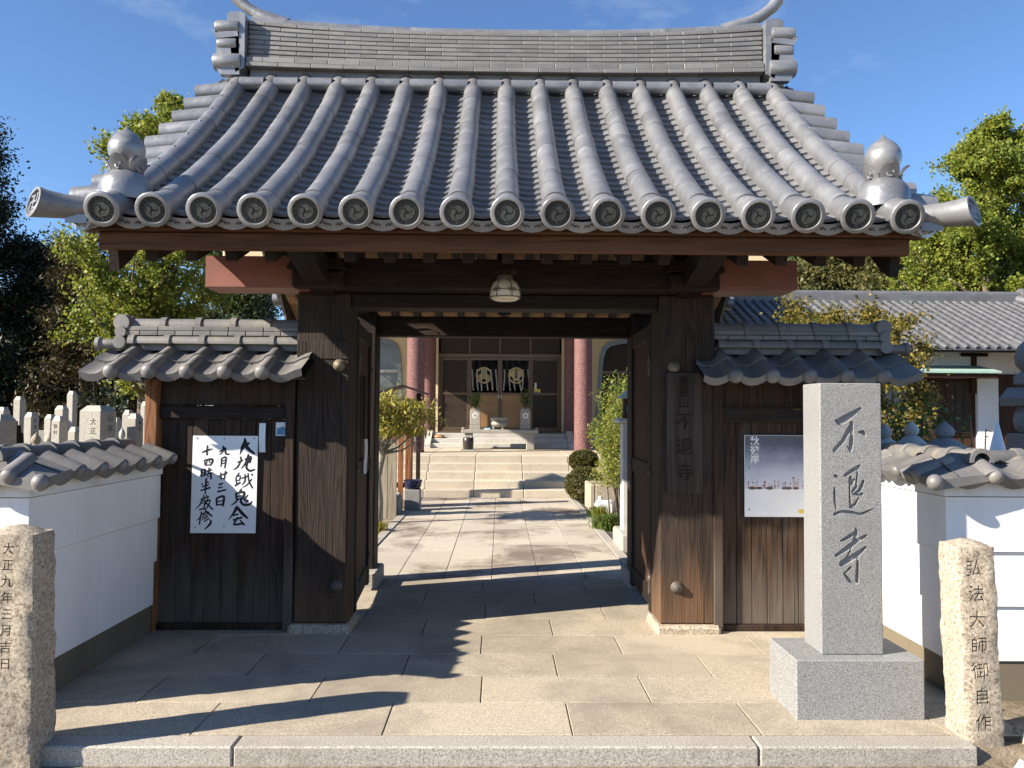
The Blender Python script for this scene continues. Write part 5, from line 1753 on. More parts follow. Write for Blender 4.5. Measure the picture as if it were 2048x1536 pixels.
# ---- altar table with incense burner and flower stands
alt = thing('stone_altar_table', 'long grey stone table on two slab legs before the hall steps', 'table', (0, 19.05, TZ))
bx('table_top', 'grave', alt, -0.87, 0.88, 18.86, 19.28, TZ + 0.37, TZ + 0.455, 0.012)
bx('end_curl', 'grave', alt, -0.87, -0.80, 18.87, 19.27, TZ + 0.456, TZ + 0.50, 0.018)
bx('end_curl', 'grave', alt, 0.81, 0.88, 18.87, 19.27, TZ + 0.456, TZ + 0.50, 0.018)
for x in (-0.71, 0.70):
    bx('leg', 'grave', alt, x - 0.09, x + 0.09, 18.90, 19.24, TZ + 0.002, TZ + 0.369, 0.012)
ATZ = TZ + 0.456
ib = thing('incense_burner', 'squat round grey stone incense burner on stub legs in table centre', 'incense burner', (0.005, 19.06, ATZ))
c = (0.005, 19.06, ATZ)
build(MB().lathe([(0.001, 0.05), (0.12, 0.05), (0.18, 0.075), (0.205, 0.12), (0.195, 0.17), (0.165, 0.195), (0.165, 0.205), (0.21, 0.215), (0.212, 0.27), (0.20, 0.275), (0.165, 0.272), (0.16, 0.24), (0.001, 0.235)], 28, Matrix.Translation(c)), 'bowl', 'grave', ib, 40)
for q in range(3):
    a = -PI / 2 + 0.5 + q * 2 * PI / 3
    build(MB().lathe([(0.022, 0.0), (0.03, 0.012), (0.028, 0.04), (0.036, 0.075)], 12, Matrix.Translation((c[0] + 0.14 * math.cos(a), c[1] + 0.14 * math.sin(a), c[2]))), 'leg', 'grave', ib, 50)
rngL = np.random.default_rng(31)
for i, x in enumerate((-0.565, 0.59)):
    fs_ = thing('flower_stand', ('square granite flower stand left of the incense burner, sunlit branch', 'square granite flower stand right of the incense burner, shaded branch')[i], 'flower stand', (x, 19.07, ATZ))
    bx('foot', 'grave', fs_, x - 0.12, x + 0.12, 18.95, 19.19, ATZ, ATZ + 0.11, 0.008)
    bx('block', 'grave', fs_, x - 0.115, x + 0.115, 18.955, 19.185, ATZ + 0.112, ATZ + 0.44, 0.008)
    bx('top_block', 'grave', fs_, x - 0.10, x + 0.10, 18.97, 19.17, ATZ + 0.442, ATZ + 0.475, 0.006)
    m = MB()
    oc = [(x + 0.066 * math.cos(R(22.5 + 45 * q)), ATZ + 0.32 + 0.066 * math.sin(R(22.5 + 45 * q))) for q in range(8)]
    m.prism(oc, 'y', 18.950, 18.9545)
    ba = build(m, 'white_badge', 'white', fs_)
    build(MB().lathe([(0.001, 0), (0.038, 0), (0.04, 0.002)], 18, frame((x, 18.9485, ATZ + 0.32), R(90))), 'round_mark', 'grave', ba)
    b_ = thing('leafy_branch', ('bright green leafy branch in the sunlit granite stand', 'dark green leafy branch in the shaded granite stand')[i], 'plant', (x, 19.07, ATZ + 0.475))
    m = MB(); P_ = []
    for q in range(9):
        a = q * 2.4; t = 0.05 + 0.10 * random.random()
        e_ = Vector((x + math.cos(a) * t, 19.07 + math.sin(a) * t, ATZ + 0.475 + random.uniform(0.18, 0.40)))
        m.tube([(x, 19.07, ATZ + 0.46), tuple(e_)], [0.006, 0.003], 4)
        for u in (0.35, 0.6, 0.8, 1.0):
            P_.append(Vector((x, 19.07, ATZ + 0.46)).lerp(e_, u))
    build(m, 'stem', 'bark', b_)
    C = np.array([tuple(p) for p in P_])
    C = np.repeat(C, 7, 0) + rngL.normal(size=(len(C) * 7, 3)) * 0.045
    C = C[C[:, 2] > ATZ + 0.52]
    V = leaf_verts(C, 0.05, rngL, 0.55)
    put('leaves', quads_mesh('leaves', V, 'green'), b_, (0, 0, 0))
jar = thing('glazed_jar', 'dark brown glazed jar on a small tile before the altar table', 'jar', (-0.70, 18.5, TZ))
bx('tile', 'granite', jar, -0.86, -0.54, 18.34, 18.66, TZ + 0.001, TZ + 0.022, 0.004)
build(MB().lathe([(0.001, 0.0), (0.105, 0.0), (0.115, 0.03), (0.122, 0.15), (0.118, 0.25), (0.105, 0.265), (0.10, 0.25), (0.001, 0.245)], 20, Matrix.Translation((-0.70, 18.5, TZ + 0.023))), 'body', 'potblack', jar, 50)
tg = thing('prayer_tray', 'small blue and white tray lying beside the incense burner', 'tray', (-0.27, 19.0, ATZ))
bx('base', 'white', tg, -0.36, -0.22, 18.93, 19.05, ATZ + 0.001, ATZ + 0.02, 0.004)
bx('top', 'blueprint', tg, -0.34, -0.20, 18.95, 19.07, ATZ + 0.021, ATZ + 0.042, 0.004)
bas = thing('straw_basket', 'small round brown basket on the left granite step', 'basket', (-1.45, 19.9, TZ + 0.225))
build(MB().lathe([(0.001, 0), (0.12, 0.0), (0.14, 0.03), (0.10, 0.075), (0.001, 0.09)], 16, Matrix.Translation((-1.45, 19.95, TZ + 0.226))), 'body', 'soffit', bas, 50)
ns = thing('door_notice', 'small yellow and blue notice standing against the right door pane', 'notice', (0.95, FY - 0.02, 2.05))
bx('card', 'yellow', ns, 0.88, 1.05, FY - 0.022, FY - 0.012, 2.055, 2.15, 0.0)
bx('strip', 'white', ns, 0.90, 0.95, FY - 0.024, FY - 0.013, 2.152, 2.31, 0.0)
bx('blue_foot', 'blueprint', ns, 0.88, 1.00, FY - 0.0245, FY - 0.0225, 2.057, 2.085, 0.0)

# ================================================================== RIGHT HOUSE
hs = thing('tile_roofed_house', 'single-storey house with grey tiled roof, white gable band and brown sliding doors', 'house', (9, 19, 0))
EY, EZ, RYh, RZh = 17.0, 2.93, 20.3, 4.36
sl_ = math.atan2(RZh - EZ, RYh - EY); SL = math.hypot(RZh - EZ, RYh - EY)
HX0, HX1 = 4.85, 13.0
m = MB()
m.prism([(EY, EZ - 0.06), (RYh, RZh - 0.06), (2 * RYh - EY, EZ - 0.06), (2 * RYh - EY, EZ - 0.10), (RYh, RZh - 0.2), (EY, EZ - 0.10)], 'x', HX0, HX1)
hr = build(m, 'roof', 'woodX', hs)
m = MB()
nst = 13
for side in (0, 1):
    for i in range(nst):
        a, b_ = i / nst, (i + 1.12) / nst
        y0, z0 = EY - 0.02 + (RYh - EY) * a, EZ + (RZh - EZ) * a
        y1, z1 = EY - 0.02 + (RYh - EY) * min(b_, 1), EZ + (RZh - EZ) * min(b_, 1)
        if side: y0, y1 = 2 * RYh - y0, 2 * RYh - y1
        m.add([(HX0, y0, z0 - 0.015), (HX1, y0, z0 - 0.015), (HX1, y1, z1 - 0.045), (HX0, y1, z1 - 0.045), (HX0, y0, z0 - 0.05), (HX1, y0, z0 - 0.05)], [(0, 1, 2, 3), (1, 0, 4, 5)])
build(m, 'pan_courses', 'tile_house', hr)
m = MB()
for i in range(nst):
    a = i * SL / nst
    b2 = MB(); arc_shell(b2, 0.052, 0.046, a, a + SL / nst + 0.01, 0.012, 0, 180, 8)
    m.add(b2.v, b2.f)
roll_me = m.mesh('tile_roll', 'tile_house', 50)
x = HX0 + 0.1
while x < HX1:
    put('tile_roll', roll_me, hr, (x, EY - 0.04, EZ - 0.012), (sl_, 0, 0))
    x += 0.215
bx('ridge_base', 'tile_house', hr, HX0, HX1, RYh - 0.13, RYh + 0.13, RZh - 0.08, RZh + 0.13, 0.01)
m = MB().tube([(HX0, RYh, RZh + 0.15), (HX1, RYh, RZh + 0.15)], 0.10, 12)
build(m, 'ridge_cap', 'tile_house', hr, 50)
m = MB()
m.lathe([(0.001, -0.1), (0.17, -0.1), (0.18, -0.08), (0.18, 0.08), (0.17, 0.1), (0.001, 0.1)], 16, frame((HX1 - 0.02, RYh, RZh + 0.15), 0, R(90)))
build(m, 'ridge_end', 'tile_house', hr, 50)
# hip ridge running down to the right end
m = MB().tube([(HX1 - 0.2, RYh - 0.1, RZh + 0.05), (HX1 + 0.6, EY + 0.6, EZ + 0.35)], 0.1, 10)
build(m, 'descending_ridge', 'tile_house', hr, 50)
WY = 17.75
bx('plaster_band', 'plaster', hs, HX0 + 0.3, HX1 - 0.3, WY, WY + 0.12, 2.42, 2.93, 0)
for x in np.arange(6.2, 12.8, 1.35):
    bx('stud', 'brownZ', hs, x - 0.06, x + 0.06, WY - 0.03, WY - 0.002, 2.0, 2.93, 0.004)
    bx('bracket', 'woodX', hs, x - 0.30, x + 0.30, WY - 0.05, WY - 0.031, 2.80, 2.88, 0.01)
bx('head_beam', 'brownX', hs, HX0 + 0.3, HX1 - 0.3, WY - 0.05, WY + 0.1, 2.33, 2.418, 0.005)
m = MB().prism([(16.9, 2.44), (WY - 0.055, 2.60), (WY - 0.055, 2.55), (16.9, 2.40)], 'x', 7.6, 10.35)
build(m, 'copper_awning', 'verdigris', hs)
bx('awning_beam', 'brownX', hs, 7.6, 10.3, 16.95, 17.05, 2.30, 2.395, 0.005)
bx('white_wall', 'plaster', hs, 10.3, 10.75, WY - 0.06, WY + 0.1, 0.0, 2.325, 0)
bx('dark_wall', 'brownZ', hs, 10.752, 12.7, WY, WY + 0.1, 0.0, 2.325, 0)
bx('dark_wall', 'brownZ', hs, HX0 + 0.3, 7.55, WY, WY + 0.1, 0.0, 2.325, 0)
for i in range(4):
    a = 7.56 + i * 0.685
    d = put('sliding_door', None, hs, (a + 0.34, WY, 0.3))
    yy = WY + 0.03 * (i % 2)
    for x0, x1 in ((a, a + 0.06), (a + 0.62, a + 0.68)):
        bx('stile', 'brownZ', d, x0, x1, yy, yy + 0.035, 0.30, 2.325, 0.003)
    for z0, z1 in ((0.30, 0.42), (1.10, 1.15), (2.24, 2.325)):
        bx('rail', 'brownX', d, a + 0.062, a + 0.618, yy + 0.002, yy + 0.033, z0, z1, 0.003)
    bx('panel', 'brownZ', d, a + 0.062, a + 0.618, yy + 0.012, yy + 0.022, 0.422, 1.098, 0)
    bx('pane', 'darkpane' if i != 1 else 'greypane', d, a + 0.062, a + 0.618, yy + 0.012, yy + 0.02, 1.152, 2.238, 0)
    for q in range(1, 3):
        bx('muntin', 'brownZ', d, a + 0.062 + q * 0.185 - 0.008, a + 0.062 + q * 0.185 + 0.008, yy + 0.004, yy + 0.0115, 1.152, 2.238, 0)
bx('step', 'grave', hs, 7.4, 10.4, 17.0, WY - 0.07, -0.03, 0.28, 0.01)
bx('back_wall', 'plaster', hs, HX0 + 0.3, HX1 - 0.3, 22.6, 22.75, -0.03, 2.93, 0)
# small annex roof at the right
ax = thing('annex_roof', 'small low tiled porch roof beside the house doors', 'porch', (11.6, 15.6, 0))
m = MB(); m.prism([(15.2, 2.52), (16.6, 3.05), (16.6, 2.98), (15.2, 2.44)], 'x', 10.35, 13.2)
arf = build(m, 'roof', 'tile_house', ax)
m2 = MB(); L2 = math.hypot(1.4, 0.53)
arc_shell(m2, 0.05, 0.045, 0, L2, 0.01, 0, 180, 8)
me = m2.mesh('tile_roll', 'tile_house', 50)
x = 10.45
while x < 13.2:
    put('tile_roll', me, arf, (x, 15.17, 2.51), (math.atan2(0.53, 1.4), 0, 0)); x += 0.24
for x in (10.5, 13.0):
    bx('post', 'brownZ', ax, x - 0.05, x + 0.05, 15.35, 15.45, -0.03, 2.52, 0.004)
# ================================================================== GRAVEYARD
def gravestone(x, y, w, d, ztop, label, text=None, side=None, plinth=True, rz=0.0, mat='grave', round_top=True, group=None):
    w *= 0.82; d *= 0.78; ztop -= 0.045
    g = thing('gravestone', label, 'gravestone', (x, y, -0.03), group, rz)
    z0 = -0.03
    if plinth:
        bx('plinth', mat, g, -w * 0.95, w * 0.95, -d * 0.95, d * 0.95, 0.0, 0.28, 0.012, True)
        bx('base_block', mat, g, -w * 0.72, w * 0.72, -d * 0.72, d * 0.72, 0.281, 0.50, 0.012, True)
        zb = 0.501
    else:
        zb = 0.0
    h = ztop - z0
    m = MB().box(-w / 2, w / 2, -d / 2, d / 2, zb, h - 0.03, 0.008)
    top = 0.05 if round_top else 0.02
    v = [(-w / 2 + 0.008, -d / 2 + 0.008, h - 0.031), (w / 2 - 0.008, -d / 2 + 0.008, h - 0.031), (w / 2 - 0.008, d / 2 - 0.008, h - 0.031), (-w / 2 + 0.008, d / 2 - 0.008, h - 0.031)]
    v += [(a * 0.62, b_ * 0.62, h - 0.03 + top) for a, b_, _ in v]
    m.add(v, [(0, 1, 5, 4), (1, 2, 6, 5), (2, 3, 7, 6), (3, 0, 4, 7), (4, 5, 6, 7)])
    s_ = build(m, 'shaft', mat, g, 0, True)
    m = MB()
    if text:
        for (chars, tx, tz, size) in text:
            column_text(m, chars, size, size * 1.28, tx, -d / 2 - 0.0008, h - tz, 0.0006, 0.0006)
    if side:
        for (chars, ty, tz, size) in side:
            for i, ch in enumerate(chars):
                mt = Matrix.Translation((w / 2 + 0.0008, ty, h - tz - size * 1.25 * (i + 0.5))) @ Matrix.Rotation(R(90), 4, 'Z') @ Matrix.Rotation(R(90), 4, 'X')
                text_mb(m, ch, size, mt, 0.0006, 0.0006)
    if m.v:
        build(m, 'inscription', 'faded_ink', g, 0, True)
    return g
def P(px, d):                       # metres to the side for a bearing measured on the photo
    return (px - 1000) / 1656.0 * d
YAWG = R(-14)
gravestone(P(203, 8.6), 8.6, 0.315, 0.30, 1.585, 'large cream gravestone with dated inscription, nearest the wing post',
           [('大正六年六月', 0.04, 0.10, 0.075), ('山本', -0.06, 0.46, 0.075)], [('山本', 0.02, 0.06, 0.085)], True, YAWG)
gravestone(P(12, 7.6), 7.6, 0.21, 0.24, 1.495, 'cream gravestone with narrow carved column, standing close behind the wall corner', [('平成五年八月', 0.0, 0.14, 0.05)], None, True, YAWG)
gravestone(P(127, 8.8), 8.8, 0.135, 0.14, 1.475, 'slim pale gravestone on a stepped base beside two stone lantern caps', [('野村', 0.0, 0.06, 0.05)], None, True, YAWG)
gravestone(P(158, 9.4), 9.4, 0.125, 0.14, 1.35, 'short plain gravestone tucked against the large cream one', None, None, True, YAWG)
gravestone(P(72, 10.2), 10.2, 0.14, 0.16, 1.51, 'mid-sized gravestone with dark lettered side on a two-tier base', None, [('先祖代々', 0, 0.05, 0.06)], True, YAWG)
gravestone(P(110, 11.5), 11.5, 0.14, 0.16, 1.48, 'polished grey gravestone behind the slim pale one', None, None, True, YAWG)
gravestone(P(131, 12.6), 12.6, 0.19, 0.16, 1.61, 'shaded broad gravestone before the block fence', None, None, True, YAWG)
gravestone(P(16, 12.4), 12.4, 0.17, 0.16, 1.58, 'shaded squat gravestone by the block fence near the evergreen', None, None, True, YAWG)
gravestone(P(48, 13.5), 13.5, 0.165, 0.16, 1.76, 'tall shaded grey gravestone under the dark evergreen', None, None, True, YAWG)
gravestone(P(151, 13.8), 13.8, 0.15, 0.14, 1.86, 'tallest dark gravestone under the trees', None, None, True, YAWG)
gravestone(P(240, 10.4), 10.4, 0.11, 0.14, 1.45, 'narrow grey gravestone half hidden by the large cream one', None, None, True, YAWG)
gravestone(P(263, 9.8), 9.8, 0.12, 0.14, 1.545, 'slim white gravestone with a faint inscribed column near the lantern', None, None, True, YAWG)
gravestone(P(276, 8.9), 8.9, 0.145, 0.16, 1.505, 'cream gravestone with yellowish lettered side by the wing post', None, [('南無', 0, 0.05, 0.05)], True, YAWG)
gravestone(P(295, 11.0), 11.0, 0.09, 0.12, 1.66, 'thin bluish gravestone peeping past the wing post', None, None, True, YAWG)

def stone_lantern(x, y, h, r, label, mat='dolomite', box=False):
    g = thing('stone_lantern', label, 'stone lantern', (x, y, -0.03))
    T = Matrix.Translation((x, y, -0.03))
    build(MB().lathe([(r * 0.75, 0), (r * 0.75, 0.08), (r * 0.45, 0.12), (r * 0.36, 0.2), (r * 0.36, h * 0.52), (r * 0.5, h * 0.56)], 16, T), 'stem', mat, g, 40)
    build(MB().lathe([(r * 0.5, h * 0.56), (r * 0.8, h * 0.62), (r * 0.8, h * 0.65), (r * 0.3, h * 0.655)], 6, T), 'platform', mat, g)
    for q in range(6):
        a = q * PI / 3
        build(MB().box(-0.02, 0.02, -0.02, 0.02, h * 0.655, h * 0.80, 0.004, 0, T @ Matrix.Rotation(a, 4, 'Z') @ Matrix.Translation((r * 0.5, 0, 0))), 'lantern_pillar', mat, g)
    build(MB().lathe([(r * 0.35, h * 0.80), (r * 1.0, h * 0.805), (r * 1.02, h * 0.825), (r * 0.8, h * 0.86), (r * 0.42, h * 0.90), (r * 0.22, h * 0.912)], 18, T), 'cap', mat, g, 40)
    build(MB().lathe([(r * 0.2, h * 0.912), (r * 0.33, h * 0.925), (r * 0.36, h * 0.945), (r * 0.28, h * 0.965), (r * 0.10, h * 0.985), (0.001, h)], 14, T), 'finial', mat, g, 50)
    return g
stone_lantern(P(82, 8.0), 8.0, 1.33, 0.125, 'small mushroom-capped stone lantern in the graveyard behind the left wall', 'oldstone')
stone_lantern(P(108, 9.0), 9.0, 1.30, 0.13, 'second mushroom-capped stone lantern beside the slim pale gravestone', 'oldstone')
stone_lantern(P(251, 8.3), 8.3, 1.38, 0.085, 'tiny square-windowed lantern between two cream gravestones', 'dolomite')
stone_lantern(P(1775, 7.0), 7.0, 1.475, 0.16, 'pale stone lantern nearest the tall pillar behind the right wall')
stone_lantern(P(1829, 7.0), 7.0, 1.50, 0.165, 'pale round-capped stone lantern in the middle behind the right wall')
stone_lantern(P(1896, 6.3), 6.3, 1.50, 0.20, 'grey onion-topped stone lantern rising above the right wall coping', 'granite')
# wooden grave tablets
for i, (px_, d, h) in enumerate(((40, 9.2, 1.38), (60, 9.4, 1.42))):
    tb = thing('grave_tablet', ('dark weathered wooden grave tablet bundle beside the cream gravestone', 'leaning thin wooden grave tablet near the lantern')[i], 'tablet', (P(px_, d), d, -0.03))
    for q in range(3 - i):
        m = MB().box(-0.028, 0.028, -0.006, 0.006, 0, h - 0.05 * q, 0.002, 0, Matrix.Rotation((0.03 * q + 0.08 * i) * -1, 4, 'Y') @ Matrix.Translation((0.06 * q, 0.02 * q, 0)))
        build(m, 'board', 'woodZ', tb, 0, True)
# low concrete block fence at the back of the graveyard
bf = thing('block_fence', 'low grey concrete block fence at the back of the graveyard', 'fence', (-9.6, 14.8, -0.03))
blk = MB().box(-0.195, 0.195, -0.06, 0.06, 0, 0.19, 0.006).mesh('block', 'wallbase')
blk2 = MB().box(-0.195, 0.195, -0.06, 0.06, 0, 0.19, 0.006).mesh('block', 'grave')
for r_ in range(6):
    for i in range(14):
        x = -12.0 + i * 0.40 + (0.2 if r_ % 2 else 0)
        put('block', blk2, bf, (x, 14.8, -0.03 + r_ * 0.2), None)
# stone pagoda at the right
pg = thing('stone_pagoda', 'grey five-tier stone pagoda of stacked ball and cap stones on inscribed pedestal', 'pagoda', (P(2078, 7.4), 7.4, -0.03))
T = Matrix.Translation((P(2078, 7.4), 7.4, -0.03))
build(MB().box(-0.16, 0.16, -0.16, 0.16, 0, 1.38, 0.01, 0, T), 'pedestal', 'granite', pg)
build(MB().lathe([(0.10, 1.381), (0.15, 1.42), (0.165, 1.50), (0.15, 1.58), (0.11, 1.63)], 20, T), 'ball_stone', 'granite', pg, 50)
m = MB(); m.prism([(-0.19, 1.631), (0.19, 1.631), (0.20, 1.70), (0.12, 1.80), (-0.12, 1.80), (-0.20, 1.70)], 'y', -0.19, 0.19, 0, T)
build(m, 'cap_stone', 'granite', pg)
build(MB().lathe([(0.10, 1.801), (0.155, 1.83), (0.155, 1.90), (0.10, 1.94)], 20, T), 'ring_stone', 'granite', pg, 50)
build(MB().lathe([(0.09, 1.941), (0.14, 2.0), (0.15, 2.08), (0.12, 2.17), (0.05, 2.24), (0.001, 2.28)], 20, T), 'jewel', 'granite', pg, 50)
cone = thing('traffic_cone', 'white cone with red edge standing before the house wall', 'cone', (P(2005, 9.5), 9.5, -0.03))
build(MB().lathe([(0.14, 0.9), (0.012, 1.47), (0.001, 1.475)], 16, Matrix.Translation((P(2003, 9.5), 9.5, -0.03))), 'cone_body', 'white', cone, 60)
build(MB().lathe([(0.17, 0.0), (0.17, 0.898), (0.001, 0.899)], 16, Matrix.Translation((P(2003, 9.5), 9.5, -0.03))), 'stand', 'brownZ', cone, 60)

# ================================================================== GARDEN INSIDE THE GATE
fc = thing('board_fence', 'weathered grey vertical board fence left of the inner path', 'fence', (-1.75, 12.1, 0))
for i in range(6):
    x = -2.30 + i * 0.135
    bx('board', 'fence', fc, x, x + 0.130, 12.10 + 0.004 * (i % 2), 12.125 + 0.004 * (i % 2), -0.03, 1.05 + random.uniform(-0.01, 0.01), 0.003)
bx('rail', 'fence', fc, -2.32, -1.50, 12.13, 12.17, 0.80, 0.87, 0.003)
tf = thing('slatted_screen', 'dark brown slatted timber screen with orange-lit top before the hall steps', 'screen', (-1.75, 13.4, 0))
for i in range(5):
    x = -1.98 + i * 0.115
    bx('slat', 'sunlit_timber', tf, x, x + 0.085, 13.40, 13.42, -0.03, 1.32, 0.003)  # orange-lit tone painted into the slats
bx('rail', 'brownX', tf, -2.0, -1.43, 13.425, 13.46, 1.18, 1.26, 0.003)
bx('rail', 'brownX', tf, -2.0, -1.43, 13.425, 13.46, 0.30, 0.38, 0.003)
bx('side_board', 'sunlit_timber', tf, -1.44, -1.40, 13.2, 13.42, -0.03, 1.56, 0.003)
nbd = thing('notice_board', 'roofed wooden notice board standing behind the pruned tree', 'notice board', (-1.62, 14.3, 0))
for x in (-1.95, -1.40):
    bx('post', 'woodZ', nbd, x - 0.035, x + 0.035, 14.27, 14.33, -0.03, 1.84, 0.004)
bx('board', 'fence', nbd, -1.91, -1.44, 14.29, 14.31, 1.0, 1.75, 0.003)
m = MB().prism([(-2.1, 1.85), (-1.66, 1.99), (-1.25, 1.85), (-1.25, 1.82), (-1.66, 1.95), (-2.1, 1.82)], 'y', 14.05, 14.55)
build(m, 'roof', 'woodX', nbd)
pd = thing('stone_pedestal', 'plain grey concrete pedestal under the blue pot beside the path', 'pedestal', (-1.34, 12.9, 0))
bx('block', 'granite', pd, -1.46, -1.22, 12.80, 13.04, -0.03, 0.325, 0.01)
bp_ = thing('glazed_pot', 'shallow dark blue glazed pot on the grey pedestal', 'pot', (-1.34, 12.92, 0.326))
build(MB().lathe([(0.001, 0), (0.09, 0.0), (0.12, 0.03), (0.135, 0.10), (0.15, 0.14), (0.14, 0.142), (0.12, 0.11), (0.001, 0.105)], 22, Matrix.Translation((-1.34, 12.92, 0.326))), 'body', 'blueglaze', bp_, 50)
bk = thing('edging_planter', 'low grey stone planter box beside the board fence', 'planter', (-1.55, 12.55, 0))
bx('front_slab', 'granite', bk, -1.66, -1.48, 12.3, 12.75, -0.03, 0.25, 0.008)
bx('white_stones', 'dolomite', bk, -1.64, -1.50, 12.33, 12.72, 0.251, 0.29, 0.02)
# inscribed post with box on top, right of the path
ip = thing('box_post', 'square pale stone post carrying a small green-roofed wooden box', 'post', (1.49, 9.5, 0))
bx('shaft', 'dolomite', ip, 1.40, 1.60, 9.42, 9.62, -0.03, 1.40, 0.01)
bx('cap', 'dolomite', ip, 1.335, 1.665, 9.36, 9.68, 1.401, 1.46, 0.02)
bx('box', 'brownZ', ip, 1.42, 1.58, 9.44, 9.60, 1.461, 1.70, 0.006)
bx('cyan_panel', 'cyan', ip, 1.45, 1.55, 9.430, 9.438, 1.51, 1.60, 0.0)
m = MB().prism([(1.37, 1.70), (1.50, 1.80), (1.63, 1.70), (1.63, 1.685), (1.37, 1.685)], 'y', 9.37, 9.67)
build(m, 'roof', 'verdigris', ip)
bx('plinth', 'kerb', ip, 1.34, 1.75, 9.1, 9.80, -0.03, 0.19, 0.02)
tr_ = thing('stone_trough', 'weathered stone trough beside the clipped shrubs', 'trough', (1.60, 13.4, 0))
for (x0, x1, y0, y1) in ((1.42, 1.50, 13.0, 13.8), (1.90, 1.98, 13.0, 13.8), (1.502, 1.898, 13.0, 13.08), (1.502, 1.898, 13.72, 13.8)):
    bx('side', 'oldstone', tr_, x0, x1, y0, y1, -0.03, 0.40, 0.015)
bx('soil', 'grout', tr_, 1.503, 1.897, 13.083, 13.717, 0.05, 0.34, 0.0)
sc_ = thing('plastic_container', 'white plastic container lying by the stone trough', 'container', (1.60, 12.6, 0))
m = MB().box(1.45, 1.75, 12.5, 12.7, -0.03, 0.20, 0.05)
m.lathe([(0.03, 0.2), (0.03, 0.26), (0.001, 0.262)], 12, Matrix.Translation((1.53, 12.6, 0)))
build(m, 'body', 'white', sc_, 40)

# ---- plants
def cloud(name, leafs, mat, parent, size, rng, **kw):
    V = leaf_verts(leafs, size, rng, **kw)
    c = V.mean(0)
    return put(name, quads_mesh(name, V - c, mat), parent, tuple(c))
# pruned tree by the board fence
rng = np.random.default_rng(11)
pt = thing('pruned_tree', 'small pruned tree with lichened trunk and flat yellow-green crown', 'tree', (-1.66, 11.35, -0.03))
m = MB()
tk = [(-1.66, 11.35, -0.05), (-1.63, 11.36, 0.3), (-1.655, 11.34, 0.62), (-1.60, 11.35, 0.92), (-1.585, 11.35, 1.10)]
m.tube(tk, [0.075, 0.05, 0.043, 0.046, 0.04], 10)
ends = []
for i in range(16):
    a = i * 2.4
    L = rng.uniform(0.3, 0.82)
    st = Vector(tk[3]).lerp(Vector(tk[4]), rng.uniform(0, 1))
    e = st + Vector((math.cos(a) * L * 0.85, math.sin(a) * L * 0.8, rng.uniform(0.2, 0.86)))
    md = st.lerp(e, 0.5) + Vector((0, 0, -0.06))
    m.tube([st, md, e], [0.022, 0.014, 0.006], 6)
    for j in range(5):
        e2 = md.lerp(e, rng.uniform(0.2, 1)) + Vector(rng.normal(size=3) * 0.11)
        m.tube([md.lerp(e, 0.6), e2], [0.007, 0.003], 4)
        ends += [e2, e2.lerp(e, 0.5)]
build(m, 'trunk', 'bark_pale', pt, 60)
C = np.array([tuple(p) for p in ends]); C = C[rng.choice(len(C), 7000)] + rng.normal(size=(7000, 3)) * np.array((0.085, 0.085, 0.06))
C = C[C[:, 2] > 1.2]
cloud('crown', C, 'pruned', pt, 0.06, rng, aspect=0.38, droop=0.7)
# clipped ball shrubs
for i, (x, y, z, r_) in enumerate(((1.45, 14.15, 0.31, 0.32), (1.49, 14.7, 0.68, 0.25))):
    tb = thing('clipped_shrub', ('large clipped round shrub beside the steps', 'smaller clipped dome shrub growing above the large round one')[i], 'shrub', (x, y, -0.03))
    m = MB(); m.tube([(x, y, -0.05), (x + 0.02, y, z)], [0.03, 0.02], 6)
    build(m, 'stem', 'bark', tb)
    n = 9000
    d_ = rng.normal(size=(n, 3)); d_ /= np.linalg.norm(d_, axis=1)[:, None]
    rr = r_ * (0.80 + 0.2 * rng.uniform(0, 1, n) ** 0.5) * (1 + 0.05 * np.sin(d_[:, 0] * 7) * np.cos(d_[:, 2] * 6))
    C = np.array((x, y, z)) + d_ * rr[:, None] * np.array((1.05, 1.0, 0.92 if i == 0 else 0.75))
    cloud('foliage', C, 'box', tb, 0.028, rng, drv=d_ * 0.6)
# nandina
nd = thing('nandina_bush', 'tall feathery yellow-green nandina bush right of the path', 'bush', (1.84, 12.2, -0.03))
m = MB(); cl = []
for i in range(24):
    a = i * 2.4; b0 = Vector((1.84 + rng.normal() * 0.12, 12.2 + rng.normal() * 0.12, -0.03))
    top = b0 + Vector((math.cos(a) * rng.uniform(0.1, 0.45), math.sin(a) * rng.uniform(0.1, 0.4), rng.uniform(0.8, 2.08)))
    m.tube([b0, b0.lerp(top, 0.5) + Vector((0, 0, 0.1)), top], [0.012, 0.009, 0.004], 5)
    for u in np.linspace(0.42, 1, 7):
        cl.append(b0.lerp(top, u))
build(m, 'stem', 'bark', nd)
C = np.array([tuple(p) for p in cl]); C = C[rng.choice(len(C), 17000)] + rng.normal(size=(17000, 3)) * np.array((0.15, 0.15, 0.10))
C = C[(C[:, 2] > 0.45) & (C[:, 0] > 1.38 + 0.10 * np.sin(C[:, 2] * 9))]
cloud('foliage', C, 'nandina', nd, 0.038, rng, aspect=0.4)
